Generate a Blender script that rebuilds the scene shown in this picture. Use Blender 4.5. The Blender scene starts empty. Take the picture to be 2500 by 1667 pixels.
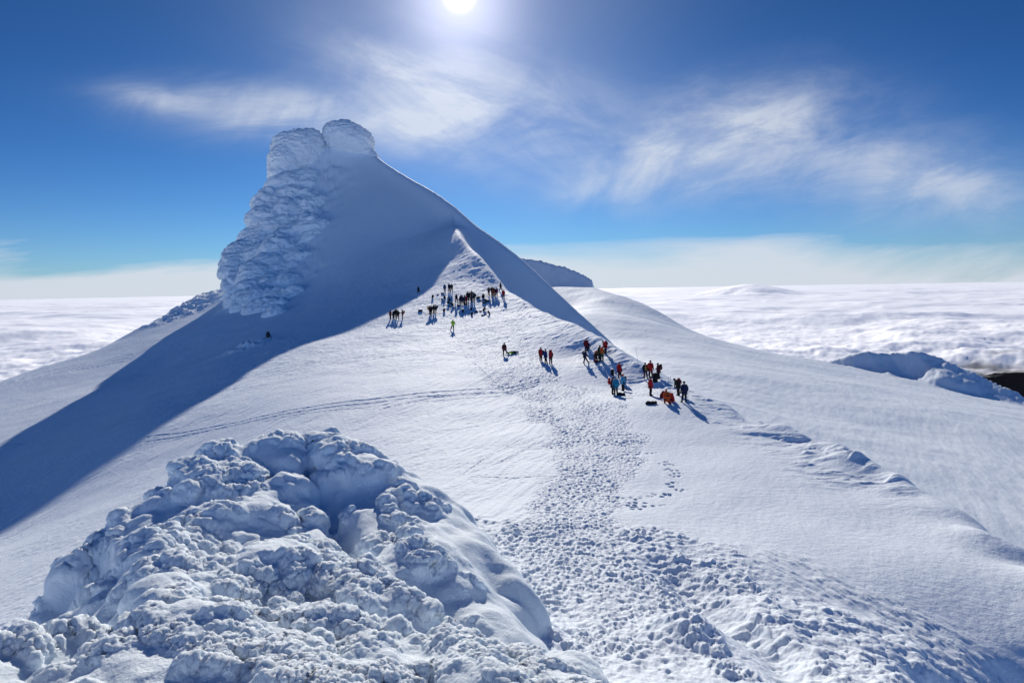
import bpy, bmesh, math, random
import numpy as np
from mathutils import Vector, Matrix
random.seed(7)
R = math.radians
scene = bpy.context.scene
COL = scene.collection

# ------------------------------------------------------------------ camera
# measurements were taken on a 2352 x 1568 print of the photograph
PW, PH, FPX, YH, ROLL = 2352.0, 1568.0, 1532.0, 657.0, R(1.0)
cam_d = bpy.data.cameras.new('camera')
cam = bpy.data.objects.new('camera', cam_d)
COL.objects.link(cam)
cam_d.sensor_width = 36.0
cam_d.lens = 36.0 * FPX / PW
cam_d.shift_y = -(PH / 2 - YH) / PW
cam_d.clip_start = 0.1
cam_d.clip_end = 400000.0
cam.rotation_euler = (R(90), 0, 0)
cam.rotation_euler.rotate_axis('Z', -ROLL)
scene.camera = cam
CR, SR = math.cos(ROLL), math.sin(ROLL)

def ray(px, py):
    """direction (per unit of depth along +Y) through a point of the photograph"""
    u = (px - PW / 2) / FPX
    v = (YH - py) / FPX
    # the camera is rolled about its axis by -ROLL
    return (u * CR + v * SR, 1.0, -u * SR + v * CR)

def P(px, py, D):
    d = ray(px, py)
    return (d[0] * D, D, d[2] * D)

# ------------------------------------------------------------------ noise
def _h(*c, seed=0):
    h = np.full(c[0].shape, np.uint32((seed * 0x9E3779B1 + 0x7F4A7C15) & 0xffffffff), np.uint32)
    for k, m in zip(c, (0x85EBCA6B, 0xC2B2AE35, 0x27D4EB2F)):
        h ^= k.astype(np.int64).astype(np.uint32) * np.uint32(m)
        h ^= h >> np.uint32(15); h *= np.uint32(0x2C1B3C6D); h ^= h >> np.uint32(12)
    h *= np.uint32(0x297A2D39); h ^= h >> np.uint32(15)
    return h

def _f(h):
    return (h & np.uint32(0xffffff)).astype(np.float32) * np.float32(1 / 16777216.0)

def perlin2(x, y, seed=0):
    x = np.asarray(x, np.float32); y = np.asarray(y, np.float32)
    ix = np.floor(x); iy = np.floor(y); fx = x - ix; fy = y - iy
    ux = fx * fx * fx * (fx * (fx * 6 - 15) + 10); uy = fy * fy * fy * (fy * (fy * 6 - 15) + 10)
    def g(dx, dy):
        a = _f(_h(ix + dx, iy + dy, seed=seed)) * np.float32(2 * math.pi)
        return np.cos(a) * (fx - dx) + np.sin(a) * (fy - dy)
    n0 = g(0, 0) + ux * (g(1, 0) - g(0, 0)); n1 = g(0, 1) + ux * (g(1, 1) - g(0, 1))
    return (n0 + uy * (n1 - n0)) * np.float32(1.5)

def fbm2(x, y, o=4, seed=0, gain=.5, lac=2.03):
    s = 0; a = 1.0; f = 1.0
    for k in range(o):
        s = s + a * perlin2(x * f + 13.7 * k, y * f - 7.1 * k, seed + k); a *= gain; f *= lac
    return s

def value3(x, y, z, seed=0):
    ix = np.floor(x); iy = np.floor(y); iz = np.floor(z)
    fx = (x - ix).astype(np.float32); fy = (y - iy).astype(np.float32); fz = (z - iz).astype(np.float32)
    fx = fx * fx * (3 - 2 * fx); fy = fy * fy * (3 - 2 * fy); fz = fz * fz * (3 - 2 * fz)
    def c(a, b, d): return _f(_h(ix + a, iy + b, iz + d, seed=seed))
    x00 = c(0,0,0) + fx * (c(1,0,0) - c(0,0,0)); x10 = c(0,1,0) + fx * (c(1,1,0) - c(0,1,0))
    x01 = c(0,0,1) + fx * (c(1,0,1) - c(0,0,1)); x11 = c(0,1,1) + fx * (c(1,1,1) - c(0,1,1))
    y0 = x00 + fy * (x10 - x00); y1 = x01 + fy * (x11 - x01)
    return (y0 + fz * (y1 - y0)) * 2 - 1

def fbm3(x, y, z, o=3, seed=0, gain=.5):
    s = 0; a = 1.0; f = 1.0
    for k in range(o):
        s = s + a * value3(x * f + 3.1 * k, y * f + 1.7 * k, z * f - 2.3 * k, seed + k); a *= gain; f *= 2.1
    return s

def worley3(x, y, z, seed=0, jit=.9):
    ix = np.floor(x); iy = np.floor(y); iz = np.floor(z)
    fx = (x - ix).astype(np.float32); fy = (y - iy).astype(np.float32); fz = (z - iz).astype(np.float32)
    best = np.full(x.shape, 9.0, np.float32)
    for a in (-1, 0, 1):
        for b in (-1, 0, 1):
            for c in (-1, 0, 1):
                h = _h(ix + a, iy + b, iz + c, seed=seed)
                px = a + .5 + jit * ((h & np.uint32(1023)).astype(np.float32) / 1023 - .5) - fx
                py = b + .5 + jit * (((h >> np.uint32(10)) & np.uint32(1023)).astype(np.float32) / 1023 - .5) - fy
                pz = c + .5 + jit * (((h >> np.uint32(20)) & np.uint32(1023)).astype(np.float32) / 1023 - .5) - fz
                np.minimum(best, px * px + py * py + pz * pz, out=best)
    return np.sqrt(best)

def blobs3(x, y, z, seed=0, present=.65, r=.95, jit=.9):
    """sum of soft round lumps, one at most in each cell"""
    ix = np.floor(x); iy = np.floor(y); iz = np.floor(z)
    fx = (x - ix).astype(np.float32); fy = (y - iy).astype(np.float32); fz = (z - iz).astype(np.float32)
    tot = np.zeros(x.shape, np.float32)
    for a in (-1, 0, 1):
        for b in (-1, 0, 1):
            for c in (-1, 0, 1):
                h = _h(ix + a, iy + b, iz + c, seed=seed)
                px = a + .5 + jit * ((h & np.uint32(255)).astype(np.float32) / 255 - .5) - fx
                py = b + .5 + jit * (((h >> np.uint32(8)) & np.uint32(255)).astype(np.float32) / 255 - .5) - fy
                pz = c + .5 + jit * (((h >> np.uint32(16)) & np.uint32(255)).astype(np.float32) / 255 - .5) - fz
                w = ((h >> np.uint32(24)) & np.uint32(255)).astype(np.float32) / 255
                w = np.where(w < present, .45 + .55 * w / present, 0)
                q = np.clip(1 - (px * px + py * py + pz * pz) / (r * r), 0, 1)
                tot += w * q * q
    return tot

def worley2(x, y, seed=0, jit=.9):
    ix = np.floor(x); iy = np.floor(y)
    fx = (x - ix).astype(np.float32); fy = (y - iy).astype(np.float32)
    best = np.full(x.shape, 9.0, np.float32)
    for a in (-1, 0, 1):
        for b in (-1, 0, 1):
            h = _h(ix + a, iy + b, seed=seed)
            px = a + .5 + jit * ((h & np.uint32(4095)).astype(np.float32) / 4095 - .5) - fx
            py = b + .5 + jit * (((h >> np.uint32(12)) & np.uint32(4095)).astype(np.float32) / 4095 - .5) - fy
            np.minimum(best, px * px + py * py, out=best)
    return np.sqrt(best)

def cap(F, r=.78):
    return np.sqrt(np.clip(1 - (F / r) ** 2, 0, 1))

def softplus(t):
    return np.where(t > 20, t, np.log1p(np.exp(np.minimum(t, 20))))

def smax(a, b, k):
    h = np.clip(.5 + .5 * (a - b) / k, 0, 1)
    return b + (a - b) * h + k * h * (1 - h)

def smooth(e0, e1, x):
    t = np.clip((x - e0) / (e1 - e0), 0, 1)
    return t * t * (3 - 2 * t)

class TPS:
    def __init__(self, pts, lam=0.0):
        p = np.array(pts, float); self.xy = p[:, :2] / 50.0; z = p[:, 2]; n = len(p)
        K = self.k(((self.xy[:, None] - self.xy[None]) ** 2).sum(-1)) + lam * np.eye(n)
        A = np.zeros((n + 3, n + 3)); Q = np.c_[np.ones(n), self.xy]
        A[:n, :n] = K; A[:n, n:] = Q; A[n:, :n] = Q.T
        self.w = np.linalg.solve(A, np.r_[z, 0, 0, 0])
    @staticmethod
    def k(r2):
        return np.where(r2 < 1e-12, 0, .5 * r2 * np.log(np.maximum(r2, 1e-12)))
    def __call__(self, X, Y):
        X = np.asarray(X, float) / 50; Y = np.asarray(Y, float) / 50
        w = self.w; r = w[-3] + w[-2] * X + w[-1] * Y
        for i, (a, b) in enumerate(self.xy):
            r2 = (X - a) ** 2 + (Y - b) ** 2 + 1e-9
            r = r + (.5 * w[i]) * r2 * np.log(r2)
        return r

def polydist(X, Y, poly):
    """signed distance to a polyline; positive on its left-hand side"""
    best = np.full(np.shape(X), 1e9); sg = np.ones(np.shape(X)); tt = np.zeros(np.shape(X))
    for i in range(len(poly) - 1):
        ax, ay = poly[i][:2]; bx, by = poly[i + 1][:2]
        dx, dy = bx - ax, by - ay; L2 = dx * dx + dy * dy
        t = np.clip(((X - ax) * dx + (Y - ay) * dy) / L2, 0, 1)
        qx = X - ax - t * dx; qy = Y - ay - t * dy
        d = np.hypot(qx, qy); m = d < best
        best = np.where(m, d, best)
        sg = np.where(m, np.where(dx * (Y - ay) - dy * (X - ax) >= 0, 1, -1), sg)
        tt = np.where(m, i + t, tt)
    return best * sg, tt

# ------------------------------------------------------------------ the mountain as height sheets
S_PTS = [P(*q) for q in [
    (1573,926,58),(1482,872,72),(1425,908,64),(1260,834,82),(1160,816,88),(1345,810,86),(1042,759,109),
    (910,734,122),(1075,701,126),(1151,667,134),(1085,672,133),
    (1350,960,55.6),(1320,1080,39.5),(1250,1180,31),(1400,1300,24),(1600,1300,24.8),(1800,1300,25.5),(2200,1340,25),
    (1400,1568,14.2),(1900,1568,15.6),(2340,1568,19.6),(1700,1150,34),(1900,1130,36.5),
    (1100,1000,52.3),(900,900,70.5),(700,950,65.5),(500,930,78),(300,1000,74),(150,1200,51),(0,1240,54),(0,1050,91),
    (0,950,124),(0,860,166),(100,830,172),(200,800,176),(350,740,190),(430,690,205),(515,640,222),
    (200,900,128),(350,850,137),(480,790,147),(480,735,174),(615,768,136),(560,805,122),(700,720,151),(800,712,141),
    (850,750,120),(700,800,107.5),(961,671,143),(880,690,142),(1025,602,162),(1000,642,149.5),(600,722,164),(530,700,188),
    (1055,543,176),(1100,580,158),(1150,640,141),(1200,680,126),(1250,712,113),(1320,745,98),(1385,775,87),
    (1500,850,73),(1700,950,57),(1900,1033,46),(2100,1135,37),(2352,1275,28.5)]] + [
    (0,0,-2.2),(8,4,-5.5),(16,4,-9.5),(-8,3,-5.5),(-16,10,-11.5),(-30,20,-16.5),(-45,30,-19),(19,12,-11.0),(-10,25,-11.5),(-4,35,-11.3)]
tS = TPS(S_PTS, 1e-4)
E_LINE = [P(*q)[:2] for q in [(1046,520,192),(1062,546,176),(1100,580,158),(1150,640,141),(1200,680,126),(1250,712,113),
    (1320,745,99),(1385,775,87),(1500,850,73),(1700,950,57),(1900,1033,46),(2100,1135,37),(2352,1275,28.5)]] + [(20.5,14),(20,-10)]
L_LINE = [P(*q)[:2] for q in [(-300,900,150),(0,858,166),(100,828,172),(200,798,176),(350,738,190),(430,688,205),(515,638,224)]] + [(-80,260)]
F_PTS = [P(*q) for q in [(850,352,236),(930,399,224),(1000,442,212),(1045,476,204),(1100,522,195),(1190,588,182),(1300,690,170),(1390,772,160),(1470,850,152),
    (750,338,238),(700,430,226),(650,560,203),(610,690,181),(800,500,206),(900,550,193),(950,620,177),(1025,600,180.5),(800,640,176)]] + [
    (-14,172,0.5),(8,150,-17)]
tF = TPS(F_PTS, 2e-3)
_c = [P(*q) for q in [(600,340,238),(745,330,240),(850,356,237),(1000,455,212),(1100,530,195),(1190,590,182),(1300,693,170),(1390,775,160),(1500,880,150)]]
C_X, C_Y = [c[0] for c in _c], [c[1] for c in _c]
B_PTS = [P(*q) for q in [(1360,652,300),(1480,690,270),(1600,757,240),(1700,790,222),(1900,828,200),(2352,907,185),(1400,775,176),(1400,722,215),(1300,708,262),(1385,688,262),(1240,712,262),
    (1500,770,185),(1450,800,152),(1500,830,130),(1600,850,122),(1700,930,86),(1800,930,96),(2000,1000,81),(2352,1200,53),
    (2352,1000,96),(2100,900,142),(1900,860,160),(1700,830,152),(2352,940,150),(1600,900,93)]] + [(26,10,-17),(40,20,-20)]
tB = TPS(B_PTS, 1e-3)
BL = [P(*q) for q in [(1250,640,305),(1360,652,300),(1480,690,270),(1600,757,240),(1700,790,222),(1900,828,200),(2352,907,185),(2700,980,180)]]
B_X, B_Y = [c[0] for c in BL], [c[1] for c in BL]
RL = [P(*q) for q in [(1820,850,205),(1900,826,200),(1950,812,197),(1990,804,195),(2040,811,192),(2100,803,188),(2150,815,185),(2200,838,180),(2260,862,174),(2311,893,168),(2360,915,165)]]
R_X, R_Y, R_Z = [c[0] for c in RL], [c[1] for c in RL], [c[2] for c in RL]
HL = [P(*q) for q in [(1120,592,334),(1190,591,332),(1240,598,329),(1290,610,324),(1340,630,317),(1358,642,313),(1420,680,305)]]
H_X, H_Y, H_Z = [c[0] for c in HL], [c[1] for c in HL], [c[2] for c in HL]
XBY = ([-20,0,27,45,60,86,105,130,150,172,200,250,400], [20,20,20.5,20,18,14.5,18.5,23,25,23,12,6,6])

def sheets(X, Y):
    X = np.asarray(X, float); Y = np.asarray(Y, float)
    sE, tE = polydist(X, Y, E_LINE)
    sL, tL = polydist(X, Y, L_LINE)
    S = tS(X, Y)
    wE = .45
    lip = .35 * np.exp(-((sE + .5) / 1.1) ** 2) * smooth(3, 6, tE) + 1.05 * np.exp(-((sE + .2) / 2.3) ** 2) * smooth(8.4, 10.0, tE)
    S = S + lip * (.5 + .5 * perlin2(X * .35, Y * .35, 5)) - np.interp(tE, [0, 1, 5.5, 7.5], [1.2, 2.3, 2.1, .95]) * wE * softplus(sE / wE)
    S = S + 1.7 * np.exp(-(sL / 6) ** 2) * smooth(176, 188, Y) - .8 * 3 * softplus(sL / 3)
    S = S - .8 * 4 * softplus((Y - 214) / 4) - .3 * 4 * softplus((-128 - X) / 4)
    F = tF(X, Y)
    w = np.interp(X, [-45, -20, 5, 20], [2.4, 3.9, 3.9, 2.4])
    F = F + 1.25 * w * .69 * np.exp(-((Y - np.interp(X, C_X, C_Y)) / (1.7 * w)) ** 2) - 1.25 * w * softplus((Y - np.interp(X, C_X, C_Y)) / w)
    F = F - 2.0 * 1.5 * softplus((np.interp(Y, [150,175,200,235], [-92,-82,-75,-73]) - X) / 1.5)
    F = F - 1.5 * 2 * softplus((X - 30) / 2)
    B = tB(X, Y)
    B = B - .9 * 3 * softplus((Y - np.interp(X, B_X, B_Y)) / 3) - 1.0 * 2 * softplus((np.interp(Y, *XBY) - X) / 2)
    B = B + .5 * fbm2(X * .03, Y * .03, 3, 41)
    dR = np.interp(X, R_X, R_Y) - Y
    rr = 1.0 * fbm2(X * .07, Y * .07, 3, 77, .45)
    Rz = np.interp(X, R_X, R_Z) - .15 - .44 * np.maximum(dR, 0) * (1 + .40 * fbm2(X * .05, Y * .05, 2, 78)) - .8 * np.maximum(-dR, 0)
    Rz = Rz + rr * np.exp(-(dR / 18) ** 2) * .9 - .5 * softplus((R_X[1] - X) / 2) - 1.6 * np.maximum(X - R_X[-2] - 1.5, 0)
    dH = np.interp(X, H_X, H_Y) - Y
    Hz = np.interp(X, H_X, H_Z) - np.where(dH < 12, .95 * np.maximum(dH, 0), 11.4 + .5 * (dH - 12)) - .3 * np.maximum(-dH, 0)
    Hz = Hz + .3 * fbm2(X * .16, Y * .16, 3, 91) * np.exp(-(dH / 12) ** 2) - 2.2 * np.maximum(X - H_X[-2] - .2, 0) - 1.0 * np.maximum(-X - 8, 0)
    return S, F, B, Rz, Hz, sE, tE, sL

def h_smooth(X, Y):
    S, F, B, Rz, Hz, sE, tE, sL = sheets(X, Y)
    h = smax(S, F, 3.0)
    h = smax(h, smax(smax(B, Rz, .8), Hz, 1.0), 1.4)
    return h, S, F, B, Rz, Hz, sE, tE, sL

def hit(px, py, d0=12.0, d1=330.0):
    """ground point seen through a point of the photograph"""
    D = np.concatenate([np.arange(d0, 60, .06), np.arange(60, d1, .15)])
    r = ray(px, py)
    h = h_smooth(r[0] * D, D)[0]
    z = r[2] * D
    k = np.argmax(h >= z)
    return np.array([r[0] * D[k], D[k], h[k]])

# trodden ground, tracks
def plan(pts): return [tuple(g[:2]) for g in (hit(*q) for q in pts) if g[1] > 13]
PATH = plan([(1060,690),(1100,730),(1130,800),(1190,860),(1260,900),(1340,960),(1370,1030),(1360,1090),(1320,1150),(1290,1230),(1330,1350)])
PATH_W = [10, 9, 5.0, 4.4, 4.0, 4.1, 3.3, 2.5, 2.0, 2.8, 3.5]
PATH2 = plan([(1330,900),(1440,905),(1560,905)])
PATH3 = plan([(1215,880),(1270,828),(1370,820)])
TR = [plan(t) for t in [
    [(1240,872),(1170,890),(1080,893),(960,903),(850,918),(700,940),(560,966),(430,990),(330,1005)],
    [(1240,878),(1170,900),(1080,902),(960,911),(850,925),(700,947),(560,972),(430,998),(330,1016)],
    [(1235,885),(1160,908),(1060,912),(960,922),(850,933),(720,950),(600,970)],
    [(1210,905),(1120,900),(1000,910),(880,938)],
    [(1085,830),(1120,865),(1170,905)],
    [(-40,902),(120,862),(280,830)],[(-40,895),(120,852),(300,815)],[(-40,890),(100,862),(290,822)],
    [(0,1020),(70,1018)],
    [(1200,1010),(1120,1050),(1060,1090)],[(1230,1020),(1150,1062),(1080,1085)],[(1180,960),(1040,985),(940,1010)],
    [(1320,1090),(1180,1098),(1080,1095)],[(1260,1000),(1100,1052)]]]
TRW = [.125,.125,.10,.10,.10,.32,.28,.28,.15,.06,.06,.05,.07,.05]
DOTS = [plan(t) for t in [[(780,782),(850,803),(900,815),(960,822)],[(1345,1090),(1420,1045),(1490,1035)],[(1400,1180),(1500,1140),(1560,1100),(1530,1060)],
    [(1440,1160),(1520,1145),(1565,1110)],[(1180,760),(1230,700)],[(1100,900),(1230,870),(1300,830)],[(1340,740),(1220,838)],[(1240,905),(1300,1000)],[(1380,1140),(1480,1140)]]]

def detail(X, Y, sm):
    """relief of the snow surface added to the sheets"""
    h, S, F, B, Rz, Hz, sE, tE, sL = sm
    X = np.asarray(X, float); Y = np.asarray(Y, float); r = np.hypot(X, Y)
    z = np.zeros(X.shape)
    on_S = smooth(-1.0, .6, S - np.maximum(F, np.maximum(B, np.maximum(Rz, Hz))))
    on_F = smooth(0, 3, F - np.maximum(S, B))
    # broad unevenness
    z += .18 * fbm2(X * .07, Y * .07, 3, 3) * on_S + .10 * fbm2(X * .12, Y * .12, 3, 8) * (1 - on_S)
    # fine wind crust everywhere, streaked
    a = R(62); u = X * math.cos(a) + Y * math.sin(a); v = -X * math.sin(a) + Y * math.cos(a)
    wx = 1.2 * fbm2(X * .15, Y * .15, 2, 17)
    st = fbm2(u * .35 + wx, v * 1.5 + wx, 4, 21, .55)
    z += .034 * st * on_S * smooth(16, 30, r) * (.25 + .75 * smooth(7, 0, X - .02 * Y))
    gr = smooth(-.2, .35, fbm2(X * .06, Y * .06, 3, 27))
    rip = fbm2(X * .7 + wx, Y * 1.9 + .5 * wx, 3, 28, .6)
    z += .030 * np.abs(rip) * (.3 + .7 * gr) * on_S * smooth(30, 40, r) * (.3 + .7 * smooth(9, 2, X - .05 * Y))
    z += .10 * np.abs(fbm2(X * .28, Y * .62 + .2 * wx, 4, 29, .6)) * on_S * smooth(75, 100, r) * smooth(-60, -35, X)
    z += .035 * fbm2(u * .2, v * .9, 3, 25) * (1 - on_S)
    # sastrugi beside the edge: little steps facing the camera
    am = smooth(-6.5, -2.0, sE + 1.5 * fbm2(X * .12, Y * .12, 2, 30)) * smooth(1.5, -.4, sE) * smooth(3.2, 4.2, tE) * smooth(11.6, 10.6, tE) * on_S
    am = np.maximum(am, .8 * smooth(128, 146, Y) * smooth(0, -1, sE) * on_S * smooth(-22, -12, X))
    am = np.maximum(am, .55 * np.exp(-((Y - 98) / 16) ** 2) * smooth(-9, -3, sE) * on_S)
    b = R(-12); u2 = X * math.cos(b) + Y * math.sin(b); v2 = -X * math.sin(b) + Y * math.cos(b)
    q = v2 * .62 + 1.0 * fbm2(u2 * .16, v2 * .35, 3, 31)
    q2 = q * 1.0; saw = q2 - np.floor(q2); saw = np.where(saw < .86, saw / .86, (1 - saw) / .14)
    gate = smooth(-.25, .30, fbm2(u2 * .22, v2 * .5, 2, 37))
    z += am * (.12 + .09 * smooth(62, 46, Y)) * saw * gate
    q = v2 * 1.15 + 1.1 * fbm2(u2 * .4, v2 * .8, 3, 33)
    saw = q - np.floor(q); saw = np.where(saw < .8, saw / .8, (1 - saw) / .2)
    z += am * .075 * saw * smooth(-.2, .3, fbm2(u2 * .5, v2 * .9, 2, 39))
    # trodden snow
    m = np.zeros(X.shape)
    d, t = polydist(X, Y, PATH)
    wv = np.interp(t, np.arange(len(PATH_W)), PATH_W) * (1 + .35 * fbm2(X * .25, Y * .25, 2, 51))
    m = np.maximum(m, smooth(1.15, .75, np.abs(d) / wv))
    d, t = polydist(X, Y, PATH2); m = np.maximum(m, .7 * smooth(3.2, 1.2, np.abs(d) + .9 * fbm2(X * .3, Y * .3, 2, 53)))
    d, t = polydist(X, Y, PATH3); m = np.maximum(m, .6 * smooth(3.0, 1.0, np.abs(d) + .9 * fbm2(X * .3, Y * .3, 2, 55)))
    # rougher trodden slope at the foot of the near mound, and rime towards the camera
    yb = np.interp(X, [-6, -.5, 4.3, 7.9, 10.9, 13.2, 15.8, 19], [32, 31, 29.5, 28.5, 27.3, 24.2, 20.6, 15])
    nearm = smooth(1.0, -1.6, Y - yb + 1.3 * fbm2(X * .3, Y * .3, 3, 57)) * on_S
    k = np.where((m > .02) | (nearm > .02))
    if len(k[0]):
        x, y, mm, nn = X[k], Y[k], m[k], nearm[k]
        w1 = .12 * perlin2(x * 1.5, y * 1.5, 61); 
        w2 = .25 * perlin2(x * 2.7, y * 2.7, 62); F1 = worley2(x * 2.9 + w1 + 1.4 * w2, y * 2.2 - w1, 63); F2 = worley2(x * 4.9 - w2, y * 3.6 + w1, 65)
        gap = smooth(-.45, .25, fbm2(x * .3, y * .3, 3, 67))
        rag = fbm2(x * 3.1, y * 3.1, 4, 69, .6)
        dent = -.075 * smooth(.55, .05, F1) * (.2 + .8 * gap) - .045 * smooth(.45, .10, F2) + .032 * rag
        F1n = worley2(x * 4.6 + w1 + 1.6 * w2, y * 3.6 - w1 + w2, 64)
        dn = -.065 * smooth(.55, .05, F1n) * (.2 + .8 * gap) + .034 * rag
        dz = (dent * (1 - nn) + dn * nn) * mm
        # churned slope, patchy
        F3 = worley2(x * 3.6 + w1 + 1.4 * w2, y * 3.2 - w2, 71)
        pat = smooth(-.30, .25, fbm2(x * .45, y * .45, 3, 72))
        ch = pat * (.075 * (1 - np.clip(F3, 0, 1) ** 2) - .07 * smooth(.42, .08, worley2(x * 1.9 + w2, y * 1.8, 73))) + .035 * rag
        ch = ch + .13 * smooth(.1, .5, fbm2(x * .7, y * .5, 3, 74)) * (.6 + .4 * rag)
        rsm = smooth(8.5, 11.5, x + .3 * (y - 22))
        # rime cushions
        rg = smooth(1.4, -.6, np.hypot((x - 9.2) / 1.25, (y - 17.5) / 1.0) - 4.0 + .9 * fbm2(x * .35, y * .35, 2, 79)) * smooth(5.2, 7.0, x)
        F4 = worley2(x * .9 + 2 * w1, y * .9 + w2, 83); F5 = worley2(x * 2.3 + w1, y * 2.3 + w2, 85); F6 = worley2(x * 6.2 + w2, y * 6.2, 87)
        rm = .85 * (.22 * (1 - np.clip(F4, 0, 1) ** 2) + .13 * cap(F5, .75) * smooth(-.4, .2, fbm2(x * .8, y * .8, 2, 88)) + .05 * (1 - np.clip(F6, 0, 1) ** 2))
        # feathers all grown one way
        ac, al = x * .93 + y * .37, -x * .37 + y * .93
        F7 = worley2(ac * 4.8 + w2, al * 1.25 + w2, 89)
        feather = .17 * (1 - np.clip(F7 / .8, 0, 1)) * smooth(-.75, -.1, fbm2(x * .6, y * .6, 2, 90)) * (.5 + .5 * smooth(24, 19, y))
        dz = dz + nn * (ch * (1 - rsm) * (1 - .5 * rg) + feather * rsm * (1 - .7 * rg)) * (1 - .5 * mm) + nn * rg * rm
        z[k] += dz
        # gully and hollow of the near slope
    z -= .55 * np.exp(-((X - 6.6 + .12 * (Y - 18) + .5 * perlin2(X * .3, Y * .3, 92)) / .8) ** 2) * smooth(26.5, 23, Y) * on_S
    yd = np.interp(X, [8, 9.6, 11, 13, 16, 22], [9, 14.5, 18.4, 19.5, 20.2, 20.2]) + .5 * fbm2(X * .5, Y * .5, 2, 93)
    z -= .45 * 1.9 * softplus((yd - Y) / .45) * smooth(8, 10, X)
    z += .7 * np.exp(-(((X - 4.6) / 1.0) ** 2 + ((Y - 18.2) / 1.1) ** 2)) * on_S + .5 * np.exp(-(((X - .3) / .7) ** 2 + ((Y - 17.6) / .8) ** 2)) * on_S
    # tracks
    sel = np.where((on_S > .05) & (r > 28) & (r < 215))
    if len(sel[0]):
        x, y = X[sel], Y[sel]; dz = np.zeros(x.shape)
        for tr, wd in zip(TR, TRW):
            xs = [p[0] for p in tr]; ys = [p[1] for p in tr]
            near = np.where((x > min(xs) - 2) & (x < max(xs) + 2) & (y > min(ys) - 2) & (y < max(ys) + 2))[0]
            if not len(near): continue
            d, t = polydist(x[near], y[near], tr); d = np.abs(d)
            dz[near] += -.55 * wd * smooth(wd * 1.2, wd * .4, d) + .28 * wd * np.exp(-((d - wd * 1.9) / (wd * .7)) ** 2)
        for tr in DOTS:
            xs = [p[0] for p in tr]; ys = [p[1] for p in tr]
            near = np.where((x > min(xs) - 2) & (x < max(xs) + 2) & (y > min(ys) - 2) & (y < max(ys) + 2))[0]
            if not len(near): continue
            d, t = polydist(x[near], y[near], tr)
            F1 = worley2(x[near] * 2.6, y[near] * 2.2, 95)
            dz[near] += -.07 * smooth(.8, .3, np.abs(d)) * smooth(.45, .12, F1) * smooth(-.2, .2, perlin2(x[near] * .9, y[near] * .9, 96))
        z[sel] += dz
    # rime on the left ridge, the far brow and the right-hand hill
    lr = smooth(16, 4, np.abs(sL + 3)) * smooth(182, 192, Y) * on_S
    z += lr * (.65 * (fbm2(X * .33, Y * .33, 4, 101, .6)) )
    lum = np.exp(-(((X - P(560,805,122)[0]) / 4.5) ** 2 + ((Y - 124) / 2.5) ** 2))
    z += lum * (1.0 + .7 * fbm2(X * .5, Y * .9, 3, 105))
    lf = smooth(-50, -66, X + 4 * fbm2(X * .1, Y * .05, 2, 108)) * on_F
    z += lf * 1.1 * fbm2(X * .22 - Y * .12, Y * .30 + X * .12, 4, 109, .6)
    onR = smooth(-.5, .6, Rz - np.maximum(B, S)); onH = smooth(-.5, .6, Hz - np.maximum(B, F))
    z += onR * .22 * fbm2(X * .45, Y * .45, 3, 111) + onH * .25 * fbm2(X * .4, Y * .3, 3, 113)
    # broken crust at the head of the drift and on the crest
    cr = on_F * smooth(4.5, 1, np.abs(sE)) * smooth(2.5, 0, tE)
    z += cr * .35 * fbm2(X * .8, Y * .8, 3, 115)
    return z

def ground_full(X, Y):
    X = np.atleast_1d(np.asarray(X, float)); Y = np.atleast_1d(np.asarray(Y, float))
    sm = h_smooth(X, Y)
    return sm[0] + detail(X, Y, sm)

def stand(px, py):
    p = hit(px, py)
    return Vector((p[0], p[1], float(ground_full(p[0], p[1])[0])))

# ------------------------------------------------------------------ mesh helpers
def grid_mesh(name, V, nr, nc, mat):
    idx = np.arange(nr * nc).reshape(nr, nc)
    q = np.stack([idx[:-1, :-1], idx[:-1, 1:], idx[1:, 1:], idx[1:, :-1]], -1).reshape(-1, 4)
    me = bpy.data.meshes.new(name)
    n = len(q)
    me.vertices.add(len(V)); me.vertices.foreach_set('co', np.ascontiguousarray(V, np.float32).ravel())
    me.loops.add(n * 4); me.loops.foreach_set('vertex_index', q.astype(np.int32).ravel())
    me.polygons.add(n); me.polygons.foreach_set('loop_start', np.arange(0, 4 * n, 4, dtype=np.int32))
    me.polygons.foreach_set('use_smooth', np.ones(n, bool))
    me.update(calc_edges=True)
    me.materials.append(mat)
    o = bpy.data.objects.new(name, me); COL.objects.link(o)
    return o

def tag(o, label, cat=None, group=None, kind=None):
    o['label'] = label
    if cat: o['category'] = cat
    if group: o['group'] = group
    if kind: o['kind'] = kind
    return o

# ------------------------------------------------------------------ materials
def nodes(m):
    m.use_nodes = True
    return m.node_tree.nodes, m.node_tree.links

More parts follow.
